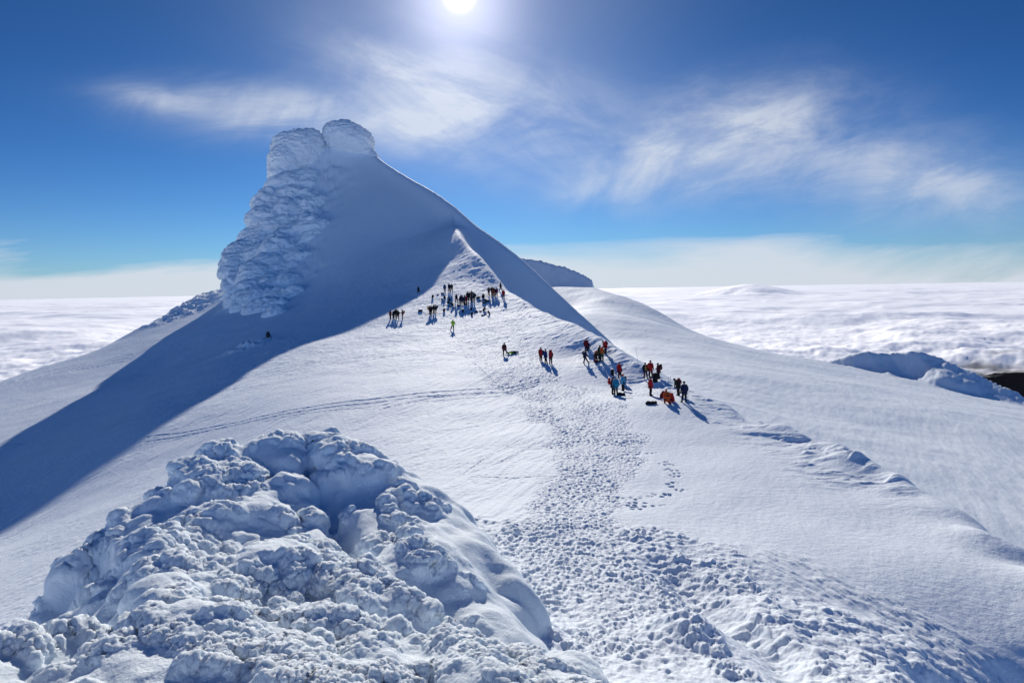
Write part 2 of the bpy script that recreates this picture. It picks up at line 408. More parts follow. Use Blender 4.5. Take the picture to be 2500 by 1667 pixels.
def snow_mat(name, col, scale, bump, rough=.7):
    m = bpy.data.materials.new(name); N, L = nodes(m); b = N['Principled BSDF']
    tc = N.new('ShaderNodeTexCoord'); no = N.new('ShaderNodeTexNoise'); no2 = N.new('ShaderNodeTexNoise'); mix = N.new('ShaderNodeMix')
    no.inputs['Scale'].default_value = scale; no.inputs['Detail'].default_value = 5; no.inputs['Roughness'].default_value = .65
    no2.inputs['Scale'].default_value = .25; no2.inputs['Detail'].default_value = 3
    L.new(tc.outputs['Object'], no.inputs['Vector']); L.new(tc.outputs['Object'], no2.inputs['Vector'])
    mix.data_type = 'RGBA'
    c2 = tuple(c * .965 for c in col)
    mix.inputs['A'].default_value = (*col, 1); mix.inputs['B'].default_value = (*c2, 1)
    L.new(no2.outputs['Fac'], mix.inputs['Factor']); L.new(mix.outputs['Result'], b.inputs['Base Color'])
    bu = N.new('ShaderNodeBump'); bu.inputs['Strength'].default_value = 1.0; bu.inputs['Distance'].default_value = bump
    L.new(no.outputs['Fac'], bu.inputs['Height']); L.new(bu.outputs['Normal'], b.inputs['Normal'])
    b.inputs['Roughness'].default_value = rough
    b.inputs['Specular IOR Level'].default_value = .06
    return m

SNOW = snow_mat('snow', (.79, .86, .93), 3.0, .06)
RIME = snow_mat('rime', (.81, .90, .985), 20.0, .035)
b_ = RIME.node_tree.nodes['Principled BSDF']; b_.inputs['Subsurface Weight'].default_value = .5; b_.inputs['Subsurface Radius'].default_value = (1, 1, 1); b_.inputs['Subsurface Scale'].default_value = .07
RIMEF = snow_mat('rime_far', (.84, .91, .97), 1.6, .25)

def flat_mat(name, col, rough=.75, noise=.25, scale=30):
    m = bpy.data.materials.new(name); N, L = nodes(m); b = N['Principled BSDF']
    tc = N.new('ShaderNodeTexCoord'); no = N.new('ShaderNodeTexNoise'); mix = N.new('ShaderNodeMix'); mix.data_type = 'RGBA'
    no.inputs['Scale'].default_value = scale; no.inputs['Detail'].default_value = 3
    L.new(tc.outputs['Object'], no.inputs['Vector']); L.new(no.outputs['Fac'], mix.inputs['Factor'])
    mix.inputs['A'].default_value = (*[c * (1 - noise) for c in col], 1); mix.inputs['B'].default_value = (*[min(1, c * (1 + noise)) for c in col], 1)
    L.new(mix.outputs['Result'], b.inputs['Base Color']); b.inputs['Roughness'].default_value = rough
    b.inputs['Specular IOR Level'].default_value = .3
    return m

# ------------------------------------------------------------------ ground sheet
def build_ground():
    a_f = np.linspace(R(-39.5), R(39.5), 1230)
    ang = np.concatenate([np.linspace(R(-75), R(-39.9), 40), a_f, np.linspace(R(39.9), R(75), 40)])
    rs = [1.0]
    while rs[-1] < 2500:
        r = rs[-1]
        if r < 12: d = .5
        elif r < 32: d = .045 + (r - 12) * .0012
        elif r < 70: d = .069 + (r - 32) * .0018
        elif r < 165: d = .137 + (r - 70) * .0055
        elif r < 360: d = .66 + (r - 165) * .004
        else: d = 1.5 + (r - 360) * .12
        rs.append(r + d)
    rs = np.array(rs)
    A, Rr = np.meshgrid(ang, rs)
    X = (Rr * np.sin(A)); Y = (Rr * np.cos(A))
    Z = np.empty(X.shape)
    ch = 100
    for i in range(0, len(rs), ch):
        x, y = X[i:i + ch], Y[i:i + ch]
        sm = h_smooth(x, y)
        Z[i:i + ch] = np.maximum(sm[0] + detail(x, y, sm), -900)
    V = np.stack([X, Y, Z], -1).reshape(-1, 3)
    o = grid_mesh('snow_ground', V, len(rs), len(ang), SNOW)
    tag(o, 'snow covered saddle and slopes rising to the steep shaded peak', kind='structure')
    return o

# ------------------------------------------------------------------ near rime mound
M_PTS = [P(*q) for q in [
    (232,1160,19),(300,1090,20.5),(450,1022,23),(560,1000,24.5),(700,948,26),(800,948,26),(880,982,25),(1000,1062,22.5),
    (1090,1150,20),(1150,1215,18.2),(1180,1290,16.6),(1225,1400,14.6),(1240,1450,13.9),
    (700,1150,20.4),(500,1150,19.6),(400,1250,16.6),(700,1300,15.4),(1000,1300,15.8),(850,1130,20.3),(600,1450,11.6),(300,1450,10.8),
    (1000,1500,11.3),(100,1450,10.6),(300,1568,8.8),(700,1568,9.0),(1100,1568,9.6),(1300,1568,10.0),(0,1400,12.2),(160,1355,13.4),
    (212,1290,16),(215,1240,17.8),(0,1568,8.9),(690,1080,22.4)]] + [(0,0,-1.8),(-3,3,-3.4),(3,3,-3.6),(-8,4,-4.5),(5,6,-5.2)]
tM = TPS(M_PTS, 1e-3)
M_LINE = [(-16,2)] + [P(*q)[:2] for q in [(-120,1440,11.4),(0,1392,12.2),(160,1345,13.4),(195,1290,15.6),(196,1215,18),(285,1090,20.6),(450,1015,23.3),(560,990,24.5),(700,968,25.8),
    (800,968,26),(880,1000,25),(1000,1075,22.5),(1090,1150,20),(1150,1215,18.2),(1180,1290,16.6),(1225,1400,14.6),(1320,1500,12.4),(1500,1575,10.8)]] + [(6,4)]

def build_mound():
    a = np.concatenate([np.linspace(R(-80), R(-41.3), 60), np.linspace(R(-41), R(9.5), 1020), np.linspace(R(10), R(40), 40)])
    rs = [.8]
    while rs[-1] < 29.5:
        r = rs[-1]; rs.append(r + (.11 if r < 8.2 else .0155 + (r - 8.2) * .0016))
    rs = np.array(rs)
    A, Rr = np.meshgrid(a, rs); X = Rr * np.sin(A); Y = Rr * np.cos(A)
    s, t = polydist(X, Y, M_LINE)
    s = s + .7 * fbm2(X * .35, Y * .35, 3, 201)          # positive outside
    Z = tM(X, Y)
    Z = Z - .38 - 2.6 * .6 * softplus((s + .02 - .27 * smooth(-8.5, -4, X)) / .6) - .02 * np.maximum(s, 0) ** 2
    # broad lobes with gullies between, raised as rounded cushions
    wx = .5 * fbm2(X * .3, Y * .3, 3, 205); wy = .5 * fbm2(X * .3 + 9, Y * .3, 3, 207)
    smoothside = smooth(-3.0, 1.0, X + .33 * (Y - 14) + 1.0 * fbm2(X * .4, Y * .4, 2, 209)) * smooth(11.3, 13, Y)
    Z = Z + .40 * fbm2((X + wx) * .42, (Y + wy) * .32, 2, 211) * (1 - .7 * smoothside)
    # deep gully running down from the top
    gx = np.interp(Y, [11, 14, 17, 20, 23, 26], [-2.6, -2.9, -3.9, -5.6, -7.2, -8.0])
    Z = Z - .9 * np.exp(-((X - gx) / .42) ** 2) * smooth(16, 18.5, Y) * smooth(25.5, 23.5, Y)
    # normals of the base
    def normals(Px):
        du = np.gradient(Px, axis=1); dv = np.gradient(Px, axis=0)
        n = np.cross(du, dv); n /= np.linalg.norm(n, axis=-1, keepdims=True) + 1e-9
        return n * np.sign(n[..., 2:3] + 1e-9)
    Q = np.stack([X, Y, Z], -1)
    n = normals(Q)
    mask = (s < 4.0)
    wind = np.array([-.25, -.75, .30])
    def step(Q, n, sc, amp, seed, bias, gate=None, squash=1.0):
        d = n + bias * wind; d /= np.linalg.norm(d, axis=-1, keepdims=True)
        out = np.zeros(Q.shape[:2])
        q = Q[mask]
        wv = .35 / sc * fbm3(q[:, 0] * sc * 1.3, q[:, 1] * sc * 1.3, q[:, 2] * sc * 1.3, 2, seed + 5)
        F = worley3((q[:, 0] + wv) * sc, (q[:, 1] - wv) * sc, (q[:, 2] + wv) * sc * squash, seed)
        out[mask] = (1 - np.clip(F, 0, 1) ** 2) * amp * (.55 + .9 * np.clip(value3(q[:, 0] * sc * .6, q[:, 1] * sc * .6, q[:, 2] * sc * .6, seed + 9) * .5 + .5, 0, 1))
        if gate is not None: out *= gate
        return Q + d * out[..., None]
    g1 = smooth(-.30, .25, fbm2(X * .55, Y * .55, 3, 221) + .12 - .95 * smoothside)
    g2 = smooth(-.35, .20, fbm2(X * .9, Y * .9, 3, 223) + .15 - .80 * smoothside)
    def swell(Q, n, sc, amp, seed, gate, o=3):
        out = np.zeros(Q.shape[:2]); q = Q[mask]
        out[mask] = amp * fbm3(q[:, 0] * sc, q[:, 1] * sc, q[:, 2] * sc * 1.5, o, seed, .45)
        return Q + n * (out * gate)[..., None]
    def up(n): return smooth(.25, .75, n[..., 2] + .35 * n[..., 1])
    soft = 1 - .78 * smoothside
    soft = 1 - .80 * smoothside
    def relax(Q):
        P_ = Q.copy()
        P_[1:-1, 1:-1] = .5 * Q[1:-1, 1:-1] + .125 * (Q[2:, 1:-1] + Q[:-2, 1:-1] + Q[1:-1, 2:] + Q[1:-1, :-2])
        return P_
    def lumps(Q, n, sc, amp, seed, gate, present, bias, sq):
        d = n + bias * wind; d /= np.linalg.norm(d, axis=-1, keepdims=True)
        q = Q[mask]; t = np.zeros(Q.shape[:2])
        wv = .30 / sc * fbm3(q[:, 0] * sc * 1.2, q[:, 1] * sc * 1.2, q[:, 2] * sc * 1.2, 3, seed + 5)
        t[mask] = blobs3((q[:, 0] + wv) * sc * .8, (q[:, 1] - wv) * sc, (q[:, 2] + .7 * wv) * sc * sq, seed, present)
        t = (1 - np.exp(-2.0 * t)) * gate * (.45 + .55 * smooth(8, 13, Rr))
        return relax(Q + d * (amp * t)[..., None]), t
    Q, tA = lumps(Q, n, .58, .62, 231, np.clip(soft + .08, 0, 1), .52, .2, 1.2); n = normals(Q)
    Q, tB = lumps(Q, n, 1.4, .25, 233, np.clip(.22 + g1, 0, 1) * (1 - .45 * smoothside), .48, .2, 1.2); n = normals(Q)
    cl = smooth(-.42, .12, fbm2(X * .5 + .3 * Q[..., 2], Y * .5, 3, 234) - .9 * smoothside * smooth(-.1, .5, smoothside - tB))
    froth = smooth(.0, .34, tA * .5 + tB * .8 + .4 * g1 - .06) * (.22 + .78 * smooth(.05, .60, n[..., 2] + .3 * n[..., 1])) * (.12 + .88 * cl)
    Q, tC = lumps(Q, n, 3.6, .17, 236, froth, .70, .15, 1.1); n = normals(Q)
    Q = relax(step(Q, n, 7.5, .068, 235, .1, froth)); n = normals(Q)
    Q = step(Q, n, 13.0, .055, 237, .1, froth); n = normals(Q)
    g2 = froth
    q = Q[mask]
    fine = np.zeros(X.shape); fine[mask] = fbm3(q[:, 0] * 5, q[:, 1] * 5, q[:, 2] * 5, 4, 241, .6)
    Q = Q + n * (fine * (.007 + .030 * g2))[..., None]
    o = grid_mesh('rime_mound', Q.reshape(-1, 3), len(rs), len(a), RIME)
    tag(o, 'large mound of lumpy white rime ice bulging beside the trodden gully', kind='structure')
    return o

# ------------------------------------------------------------------ rime knobs and cliff of the peak
def lobes_mesh(name, lobes, voxel, mat, sc, amp, tilt, label, seed, smo=8, shelf=0.0):
    bm = bmesh.new()
    for (px, py, D, rx, ry, rz, rot) in lobes:
        M = Matrix.Translation(P(px, py, D)) @ Matrix.Rotation(R(rot), 4, 'Y') @ Matrix.Diagonal((rx, ry, rz, 1))
        bmesh.ops.create_icosphere(bm, subdivisions=4, radius=1, matrix=M)
    me = bpy.data.meshes.new('tmp'); bm.to_mesh(me); bm.free()
    o = bpy.data.objects.new('tmp', me); COL.objects.link(o)
    md = o.modifiers.new('r', 'REMESH'); md.mode = 'VOXEL'; md.voxel_size = voxel
    sm_ = o.modifiers.new('s', 'SMOOTH'); sm_.iterations = smo; sm_.factor = .5
    dg = bpy.context.evaluated_depsgraph_get()
    m2 = bpy.data.meshes.new_from_object(o.evaluated_get(dg))
    bpy.data.objects.remove(o)
    nv = len(m2.vertices)
    co = np.empty(nv * 3, np.float32); m2.vertices.foreach_get('co', co); co = co.reshape(-1, 3).astype(float)
    no = np.empty(nv * 3, np.float32); m2.vertex_normals.foreach_get('vector', no); no = no.reshape(-1, 3).astype(float)
    ct, st = math.cos(R(tilt)), math.sin(R(tilt))
    u = co[:, 0] * ct + co[:, 2] * st; w = -co[:, 0] * st + co[:, 2] * ct; v = co[:, 1]
    d = 0
    for k, (s_, a_) in enumerate(zip(sc, amp)):
        wv = .3 / s_ * value3(u * s_, v * s_, w * s_, seed + 50 + k)
        F = worley3((u + wv) * s_ * .55, (v + wv) * s_ * .55, (w + wv) * s_ * 1.25, seed + k)
        d = d + a_ * (.85 - np.clip(F, 0, 1.1) ** 2)
    d = d + .30 * fbm3(u * .7, v * .7, w * 1.8, 5, seed + 90, .62)
    if shelf:
        for per, am, k in ((5.0, 1.0, 0), (1.9, .42, 7)):
            q = w / per + .75 * fbm3(u * .8 / per, v * .8 / per, w * .35 / per, 3, seed + 40 + k)
            f = q - np.floor(q); f = np.where(f < .80, f / .80, (1 - f) / .20)
            gt = smooth(-.5, .2, fbm3(u * .5 / per, v * .5 / per, w * .5 / per, 2, seed + 60 + k))
            d = d + shelf * am * (1 - f - .5) * gt
    co += no * d[:, None]
    m2.vertices.foreach_set('co', co.astype(np.float32).ravel())
    m2.polygons.foreach_set('use_smooth', np.ones(len(m2.polygons), bool)); m2.update()
    m2.materials.clear(); m2.materials.append(mat); m2.name = name
    ob = bpy.data.objects.new(name, m2); COL.objects.link(ob)
    tag(ob, label, kind='structure')
    return ob

def build_peak_rime():
    lobes_mesh('rime_knob', [(690,352,238,8.4,8,7.6,-20),(662,378,236,6.3,8,7.2,0),(650,402,234,4.6,6,4.2,0),(712,330,239,5.2,6,4.8,0),(668,345,238,6.4,7,6,0)], .30, RIMEF,
               (.32, .9, 2.1), (.45, .30, .18), 8, 'rounded rime knob left of the notch on top of the peak', 301, 14, .35)
    lobes_mesh('rime_knob', [(795,318,240,7.4,7,5.9,12),(822,328,239,5.6,6,5.2,30),(775,308,240,4.8,6,4.2,0),(846,352,238,2.6,3,2.0,45),(858,362,237,1.9,2.5,1.4,40)], .28, RIMEF,
               (.36, .95, 2.2), (.35, .26, .16), -12, 'domed rime knob right of the notch, the very top of the peak', 331, 14, .3)
    rnd = random.Random(11); L = []
    for py in range(418, 735, 19):
        xl = np.interp(py, [418,440,470,505,530,560,600,650,700,735], [640,622,596,586,580,552,524,528,532,585])
        xr = np.interp(py, [418,500,560,620,680,735], [705,700,690,668,655,612])
        x = xl
        while x < xr:
            r = rnd.uniform(20, 31); cx = x + r * .95 + rnd.uniform(-3, 3); cy = py + rnd.uniform(-8, 8)
            g = hit(min(cx, 640) if py > 560 else cx, cy)
            D = np.interp(py, [418,560,735], [229,213,184]); r *= np.interp(py, [680, 735], [1.0, .62])
            if g[1] > 120: D = min(D, g[1] + 1.0)
            m_ = D / FPX; k = .62 if cx > xl + .72 * (xr - xl) else 1.0
            L.append((cx, cy, D + (2.2 if k < 1 else .8), r * m_ * 1.5, r * m_ * 1.9 * k, r * m_ * 1.15, -18 + rnd.uniform(-10, 10)))
            x += r * rnd.uniform(1.2, 1.6)
    lobes_mesh('rime_cliff', L, .34, RIMEF, (.30, .9, 2.2), (.28, .22, .16), 20, 'layered rime cliff down the left flank of the peak', 361, 40, 1.0)

# ------------------------------------------------------------------ cloud sea and land far below
def build_clouds():
    m = bpy.data.materials.new('cloud_tops'); N, L = nodes(m)
    for n in list(N): N.remove(n)
    out = N.new('ShaderNodeOutputMaterial'); d = N.new('ShaderNodeBsdfDiffuse'); tr = N.new('ShaderNodeBsdfTranslucent'); mx = N.new('ShaderNodeMixShader')
    gl = N.new('ShaderNodeBsdfGlossy'); mx2 = N.new('ShaderNodeAddShader'); tp = N.new('ShaderNodeBsdfTransparent'); mx3 = N.new('ShaderNodeMixShader')
    at = N.new('ShaderNodeAttribute'); at.attribute_name = 'cover'
    d.inputs['Color'].default_value = (.97, .97, .97, 1); tr.inputs['Color'].default_value = (.97, .97, .97, 1)
    gl.inputs['Roughness'].default_value = .8; gl.inputs['Color'].default_value = (.30, .31, .33, 1)
    mx.inputs[0].default_value = .08
    L.new(d.outputs[0], mx.inputs[1]); L.new(tr.outputs[0], mx.inputs[2]); L.new(mx.outputs[0], mx2.inputs[0]); L.new(gl.outputs[0], mx2.inputs[1])
    L.new(at.outputs['Fac'], mx3.inputs[0]); L.new(tp.outputs[0], mx3.inputs[1]); L.new(mx2.outputs[0], mx3.inputs[2]); L.new(mx3.outputs[0], out.inputs['Surface'])
    ang = np.concatenate([np.linspace(R(-180), R(-46), 90), np.linspace(R(-45.5), R(45.5), 800), np.linspace(R(46), R(180), 90)])
    rs = [1500.0]
    while rs[-1] < 75000: rs.append(rs[-1] * 1.0075)
    rs = np.array(rs); A, Rr = np.meshgrid(ang, rs)
    X = Rr * np.sin(A); Y = Rr * np.cos(A)
    wx = 500 * fbm2(X / 2600, Y / 2600, 3, 401)
    Z = -430 + 85 * fbm2((X + wx) / 3200, (Y - wx) / 2200, 3, 403, .45) - 16 * np.abs(fbm2((X + wx) / 700, Y / 700, 3, 405, .5))
    puff = 1 - np.clip(worley2((X + .3 * wx) / 620, (Y + .3 * wx) / 620, 406), 0, 1) ** 2
    Z = Z + (80 * (1 + .5 * np.exp(-((A - R(20)) / R(6)) ** 2)) * puff * smooth(-.2, .35, fbm2(X / 2600, Y / 2600, 2, 408)) + 16 * fbm2(X / 240, Y / 240, 5, 407, .6)) * smooth(12000, 2500, Rr)
    Z = np.where(Rr > 20000, -430 + (Z + 430) * np.clip(1.5 - Rr / 40000, .35, 1), Z)
    # a taller tower far off and a torn front to the right
    Z += 330 * np.exp(-((A - R(19.5)) / R(3.0)) ** 2 - ((Rr - 26000) / 5000) ** 2)
    edge = 2300 + np.interp(np.degrees(A), [-180, -52, 12, 17, 25, 30, 33, 36, 52, 180], [-700, -700, -700, -300, 300, 900, 1350, 1500, 1900, -700]) + 500 * fbm2(X / 900, Y / 900, 4, 411) * .6
    Z -= 40 * smooth(1200, 0, Rr - edge)
    cov = smooth(100, 750, Rr - edge + 260 * fbm2(X / 240, Y / 240, 4, 413, .6))
    o = grid_mesh('cloud_sea', np.stack([X, Y, Z], -1).reshape(-1, 3), len(rs), len(ang), m)
    at = o.data.attributes.new('cover', 'FLOAT', 'POINT'); at.data.foreach_set('value', cov.astype(np.float32).ravel())
    tag(o, 'wide sea of white cloud spread out below the mountain to the horizon', kind='stuff', cat='clouds')
    lm = flat_mat('bare_land', (.048, .055, .085), .9, .5, .002)
    ang = np.linspace(R(-60), R(60), 160); rs = np.geomspace(300, 90000, 200); A, Rr = np.meshgrid(ang, rs)
    X = Rr * np.sin(A); Y = Rr * np.cos(A)
    Z = -1000 + 70 * fbm2(X / 1800, Y / 1800, 5, 421)
    o = grid_mesh('land', np.stack([X, Y, Z], -1).reshape(-1, 3), len(rs), len(ang), lm)
    tag(o, 'dark bare land seen under the clouds far below', kind='structure')

# ------------------------------------------------------------------ sun and sky
SUNPX = (1055, -11)
sd = Vector(ray(*SUNPX)).normalized()
EXPOSURE, SUN_STR, SKY_STR = 0.0, 4.75, .09
SKY_GAMMA, SKY_TINT, SKY_FILL = 1.45, (.28, .60, .83), 1.4
def build_light():
    l = bpy.data.lights.new('sun', 'SUN'); l.energy = SUN_STR; l.angle = R(.53); l.color = (1, .94, .85)
    o = bpy.data.objects.new('sun', l); COL.objects.link(o)
    o.rotation_euler = sd.to_track_quat('Z', 'Y').to_euler()
    w = bpy.data.worlds.new('World'); scene.world = w; w.use_nodes = True
    N, L = w.node_tree.nodes, w.node_tree.links
    bg = N['Background']; bg.inputs['Strength'].default_value = SKY_STR
    sky = N.new('ShaderNodeTexSky'); sky.sky_type = 'NISHITA'; sky.sun_disc = False
    sky.sun_elevation = math.asin(sd.z); sky.sun_rotation = math.atan2(sd.x, sd.y)
    sky.altitude = 2500; sky.air_density = 1.0; sky.dust_density = .3; sky.ozone_density = 3.0
    def M(op, a, b=None, c=None):
        n = N.new('ShaderNodeMath'); n.operation = op
        for i, v in enumerate((a, b, c)):
            if v is None: continue
            if isinstance(v, (int, float)): n.inputs[i].default_value = v
            else: L.new(v, n.inputs[i])
        return n.outputs[0]
    tc = N.new('ShaderNodeTexCoord'); nv = N.new('ShaderNodeVectorMath'); nv.operation = 'NORMALIZE'; L.new(tc.outputs['Generated'], nv.inputs[0])
    sx = N.new('ShaderNodeSeparateXYZ'); L.new(nv.outputs[0], sx.inputs[0]); x, y, z = sx.outputs
    dt = N.new('ShaderNodeVectorMath'); dt.operation = 'DOT_PRODUCT'; L.new(nv.outputs[0], dt.inputs[0]); dt.inputs[1].default_value = sd
    c = M('MAXIMUM', dt.outputs['Value'], 0.0)
    # cloud layers as seen along each direction of the sky
    yy = M('MAXIMUM', y, .15)
    u_, v_ = M('DIVIDE', x, yy), M('DIVIDE', z, yy)
    cv = N.new('ShaderNodeCombineXYZ'); L.new(u_, cv.inputs[0]); L.new(v_, cv.inputs[1])
    def noise(vec, scale, detail, rough, dist, rot=0, sc=(1, 1, 1), loc=(0, 0, 0)):
        mp = N.new('ShaderNodeMapping'); mp.vector_type = 'TEXTURE'; mp.inputs['Rotation'].default_value = (0, 0, R(rot)); mp.inputs['Scale'].default_value = sc; mp.inputs['Location'].default_value = loc
        L.new(vec, mp.inputs['Vector'])
        n = N.new('ShaderNodeTexNoise'); n.inputs['Scale'].default_value = scale; n.inputs['Detail'].default_value = detail; n.inputs['Roughness'].default_value = rough; n.inputs['Distortion'].default_value = dist
        L.new(mp.outputs[0], n.inputs['Vector']); return n.outputs['Fac']
    def bpx(qx, qy, rx, ry, amp, rot=0):
        d = ray(qx, qy); rx, ry = rx / FPX, ry / FPX
        a, b = M('SUBTRACT', u_, d[0]), M('SUBTRACT', v_, d[2])
        cr, sr = math.cos(R(rot)), math.sin(R(rot))
        p = M('ADD', M('MULTIPLY', a, cr / rx), M('MULTIPLY', b, sr / rx)); q = M('ADD', M('MULTIPLY', a, -sr / ry), M('MULTIPLY', b, cr / ry))
        e = M('ADD', M('MULTIPLY', p, p), M('MULTIPLY', q, q))
        return M('MULTIPLY', M('POWER', 2.718, M('MULTIPLY', e, -1.0)), amp)
    def add(l):
        t = l[0]
        for k in l[1:]: t = M('ADD', t, k)
        return t
    mA = add([bpx(1120, 245, 300, 130, .85, -20), bpx(960, 300, 150, 60, .6, 0), bpx(900, 160, 120, 45, .5, -20)])
    mB = add([bpx(640, 258, 260, 58, .85, -5), bpx(370, 228, 130, 30, .45, -8)])
    mC = add([bpx(1700, 310, 250, 100, .72, 15), bpx(1950, 370, 370, 110, .62, -12), bpx(1380, 430, 130, 45, .7, 0), bpx(1560, 360, 160, 60, .6), bpx(2180, 420, 200, 60, .4, -15)])
    nA = noise(cv.outputs[0], 10.0, 12, .66, .5, -24, (2.4, .7, 1)); nA2 = noise(cv.outputs[0], 5.0, 6, .58, .6, 20, (1.3, .8, 1), (3, 7, 0))
    nB = noise(cv.outputs[0], 11, 12, .60, .8, 8, (2.2, .6, 1), (5, 2, 0))
    nC = noise(cv.outputs[0], 10.5, 12, .66, .4, 12, (1.8, .6, 1), (1, 9, 0))
    def sstep(t, a, b):
        n = N.new('ShaderNodeMapRange'); n.interpolation_type = 'SMOOTHSTEP'; L.new(t, n.inputs['Value']); n.inputs['From Min'].default_value = a; n.inputs['From Max'].default_value = b; return n.outputs[0]
    def wisp(n, m): return M('MULTIPLY', M('MULTIPLY', M('ADD', M('MULTIPLY', sstep(n, .34, .70), .56), .40), sstep(nA2, .16, .60)), m)
    ci = M('MINIMUM', add([wisp(nA, mA), wisp(nB, mB), wisp(nC, mC)]), .78)
    # low stratus veil over the horizon
    n3 = noise(cv.outputs[0], 2.6, 7, .55, .5, 2, (2.6, .42, 1), (1.3, 0, 2.2))
    top = M('ADD', M('MULTIPLY', n3, .42), -.147)
    st = M('MULTIPLY', M('MINIMUM', M('MAXIMUM', M('MULTIPLY', M('SUBTRACT', top, v_), 20.0), 0.0), 1.0), .85)
    tot = M('MINIMUM', M('ADD', ci, st), .9)
    # clear air: deep blue of the thin air high up, paler towards the horizon
    gm = N.new('ShaderNodeGamma'); gm.inputs['Gamma'].default_value = SKY_GAMMA
    def scl(vec, t):
        n = N.new('ShaderNodeVectorMath'); n.operation = 'MULTIPLY'; L.new(vec, n.inputs[0]); n.inputs[1].default_value = t; return n.outputs[0]
    k = SKY_STR
    L.new(scl(sky.outputs[0], (k, k, k)), gm.inputs['Color'])
    clear0 = scl(gm.outputs[0], tuple(c / k for c in SKY_TINT))
    # added fill: clear sky behind the camera and overhead brightened to lift blue shade
    back = M('ADD', 1.0, M('MULTIPLY', sstep(M('SUBTRACT', M('MULTIPLY', z, .5), y), -.35, .35), SKY_FILL))
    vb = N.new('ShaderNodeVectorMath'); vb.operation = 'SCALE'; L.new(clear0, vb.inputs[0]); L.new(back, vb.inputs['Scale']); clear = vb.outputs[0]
    hz = M('MULTIPLY', M('POWER', 2.718, M('MULTIPLY', M('MAXIMUM', z, 0.0), -17.0)), .62)
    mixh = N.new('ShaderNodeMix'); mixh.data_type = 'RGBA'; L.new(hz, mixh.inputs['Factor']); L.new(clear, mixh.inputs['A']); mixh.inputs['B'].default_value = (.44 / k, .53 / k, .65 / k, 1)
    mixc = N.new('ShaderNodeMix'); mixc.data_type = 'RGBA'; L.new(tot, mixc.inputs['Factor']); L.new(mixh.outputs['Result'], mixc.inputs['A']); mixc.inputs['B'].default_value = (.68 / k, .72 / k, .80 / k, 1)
    # the sun and the bright air round it
    g = M('ADD', M('MULTIPLY', M('POWER', c, 17000.0), 150.0), M('ADD', M('MULTIPLY', M('POWER', c, 420.0), 7.0), M('MULTIPLY', M('POWER', c, 45.0), 2.2)))
    gc = N.new('ShaderNodeMix'); gc.data_type = 'RGBA'; gc.blend_type = 'MULTIPLY'; gc.inputs['Factor'].default_value = 1
    wide = M('MULTIPLY', M('POWER', c, 7.0), .42); cg = N.new('ShaderNodeCombineXYZ'); L.new(M('ADD', g, M('MULTIPLY', wide, .55)), cg.inputs[0]); L.new(M('ADD', M('MULTIPLY', g, .94), wide), cg.inputs[1]); L.new(M('ADD', g, M('MULTIPLY', wide, 1.1)), cg.inputs[2])
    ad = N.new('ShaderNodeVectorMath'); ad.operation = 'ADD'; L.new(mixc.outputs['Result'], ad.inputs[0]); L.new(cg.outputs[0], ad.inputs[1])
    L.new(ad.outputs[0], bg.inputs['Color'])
    vs = scene.view_settings
    vs.view_transform = 'Standard'; vs.look = 'None'; vs.gamma = 1; vs.exposure = EXPOSURE
    scene.cycles.max_bounces = 8; scene.cycles.diffuse_bounces = 5; scene.cycles.transparent_max_bounces = 8
    scene.cycles.sample_clamp_indirect = 6

build_light()
build_ground()
build_mound()
build_peak_rime()
build_clouds()
#PEOPLE
# ------------------------------------------------------------------ people: meshes by pose
def skin_mesh(name, V, E, Rd, sub=1):
    me = bpy.data.meshes.new('tmp'); me.from_pydata(V, E, []); me.update()
    o = bpy.data.objects.new('tmp', me); COL.objects.link(o)
    o.modifiers.new('k', 'SKIN')
    for i, d in enumerate(me.skin_vertices[0].data):
        r = Rd[i]; d.radius = r if isinstance(r, tuple) else (r, r); d.use_root = (i == 0)
    s = o.modifiers.new('s', 'SUBSURF'); s.levels = sub; s.render_levels = sub
    dg = bpy.context.evaluated_depsgraph_get()
    m2 = bpy.data.meshes.new_from_object(o.evaluated_get(dg))
    bpy.data.objects.remove(o)
    m2.name = name
    m2.polygons.foreach_set('use_smooth', np.ones(len(m2.polygons), bool)); m2.update()
    return m2

def tube_into(bm, pts, rad, n=8, caps=True):
    rings = []
    pts = [Vector(p) for p in pts]
    for i, p in enumerate(pts):
        t = (pts[min(i + 1, len(pts) - 1)] - pts[max(i - 1, 0)]).normalized()
        a = t.orthogonal().normalized(); b = t.cross(a)
        r = rad[i] if isinstance(rad, (list, tuple)) else rad
        rings.append([bm.verts.new(p + (a * math.cos(2 * math.pi * k / n) + b * math.sin(2 * math.pi * k / n)) * r) for k in range(n)])
    # keep neighbouring rings aligned
    for i in range(1, len(rings)):
        off = min(range(n), key=lambda s: sum((rings[i][(k + s) % n].co - rings[i - 1][k].co).length for k in range(n)))
        rings[i] = rings[i][off:] + rings[i][:off]
    for i in range(len(rings) - 1):
        for k in range(n):
            bm.faces.new((rings[i][k], rings[i][(k + 1) % n], rings[i + 1][(k + 1) % n], rings[i + 1][k]))
    if caps:
        bm.faces.new(rings[0]); bm.faces.new(rings[-1])

def bm_mesh(name, bm, smooth_=True):
    bmesh.ops.recalc_face_normals(bm, faces=bm.faces)
    me = bpy.data.meshes.new(name); bm.to_mesh(me); bm.free()
    if smooth_: me.polygons.foreach_set('use_smooth', np.ones(len(me.polygons), bool))
    return me

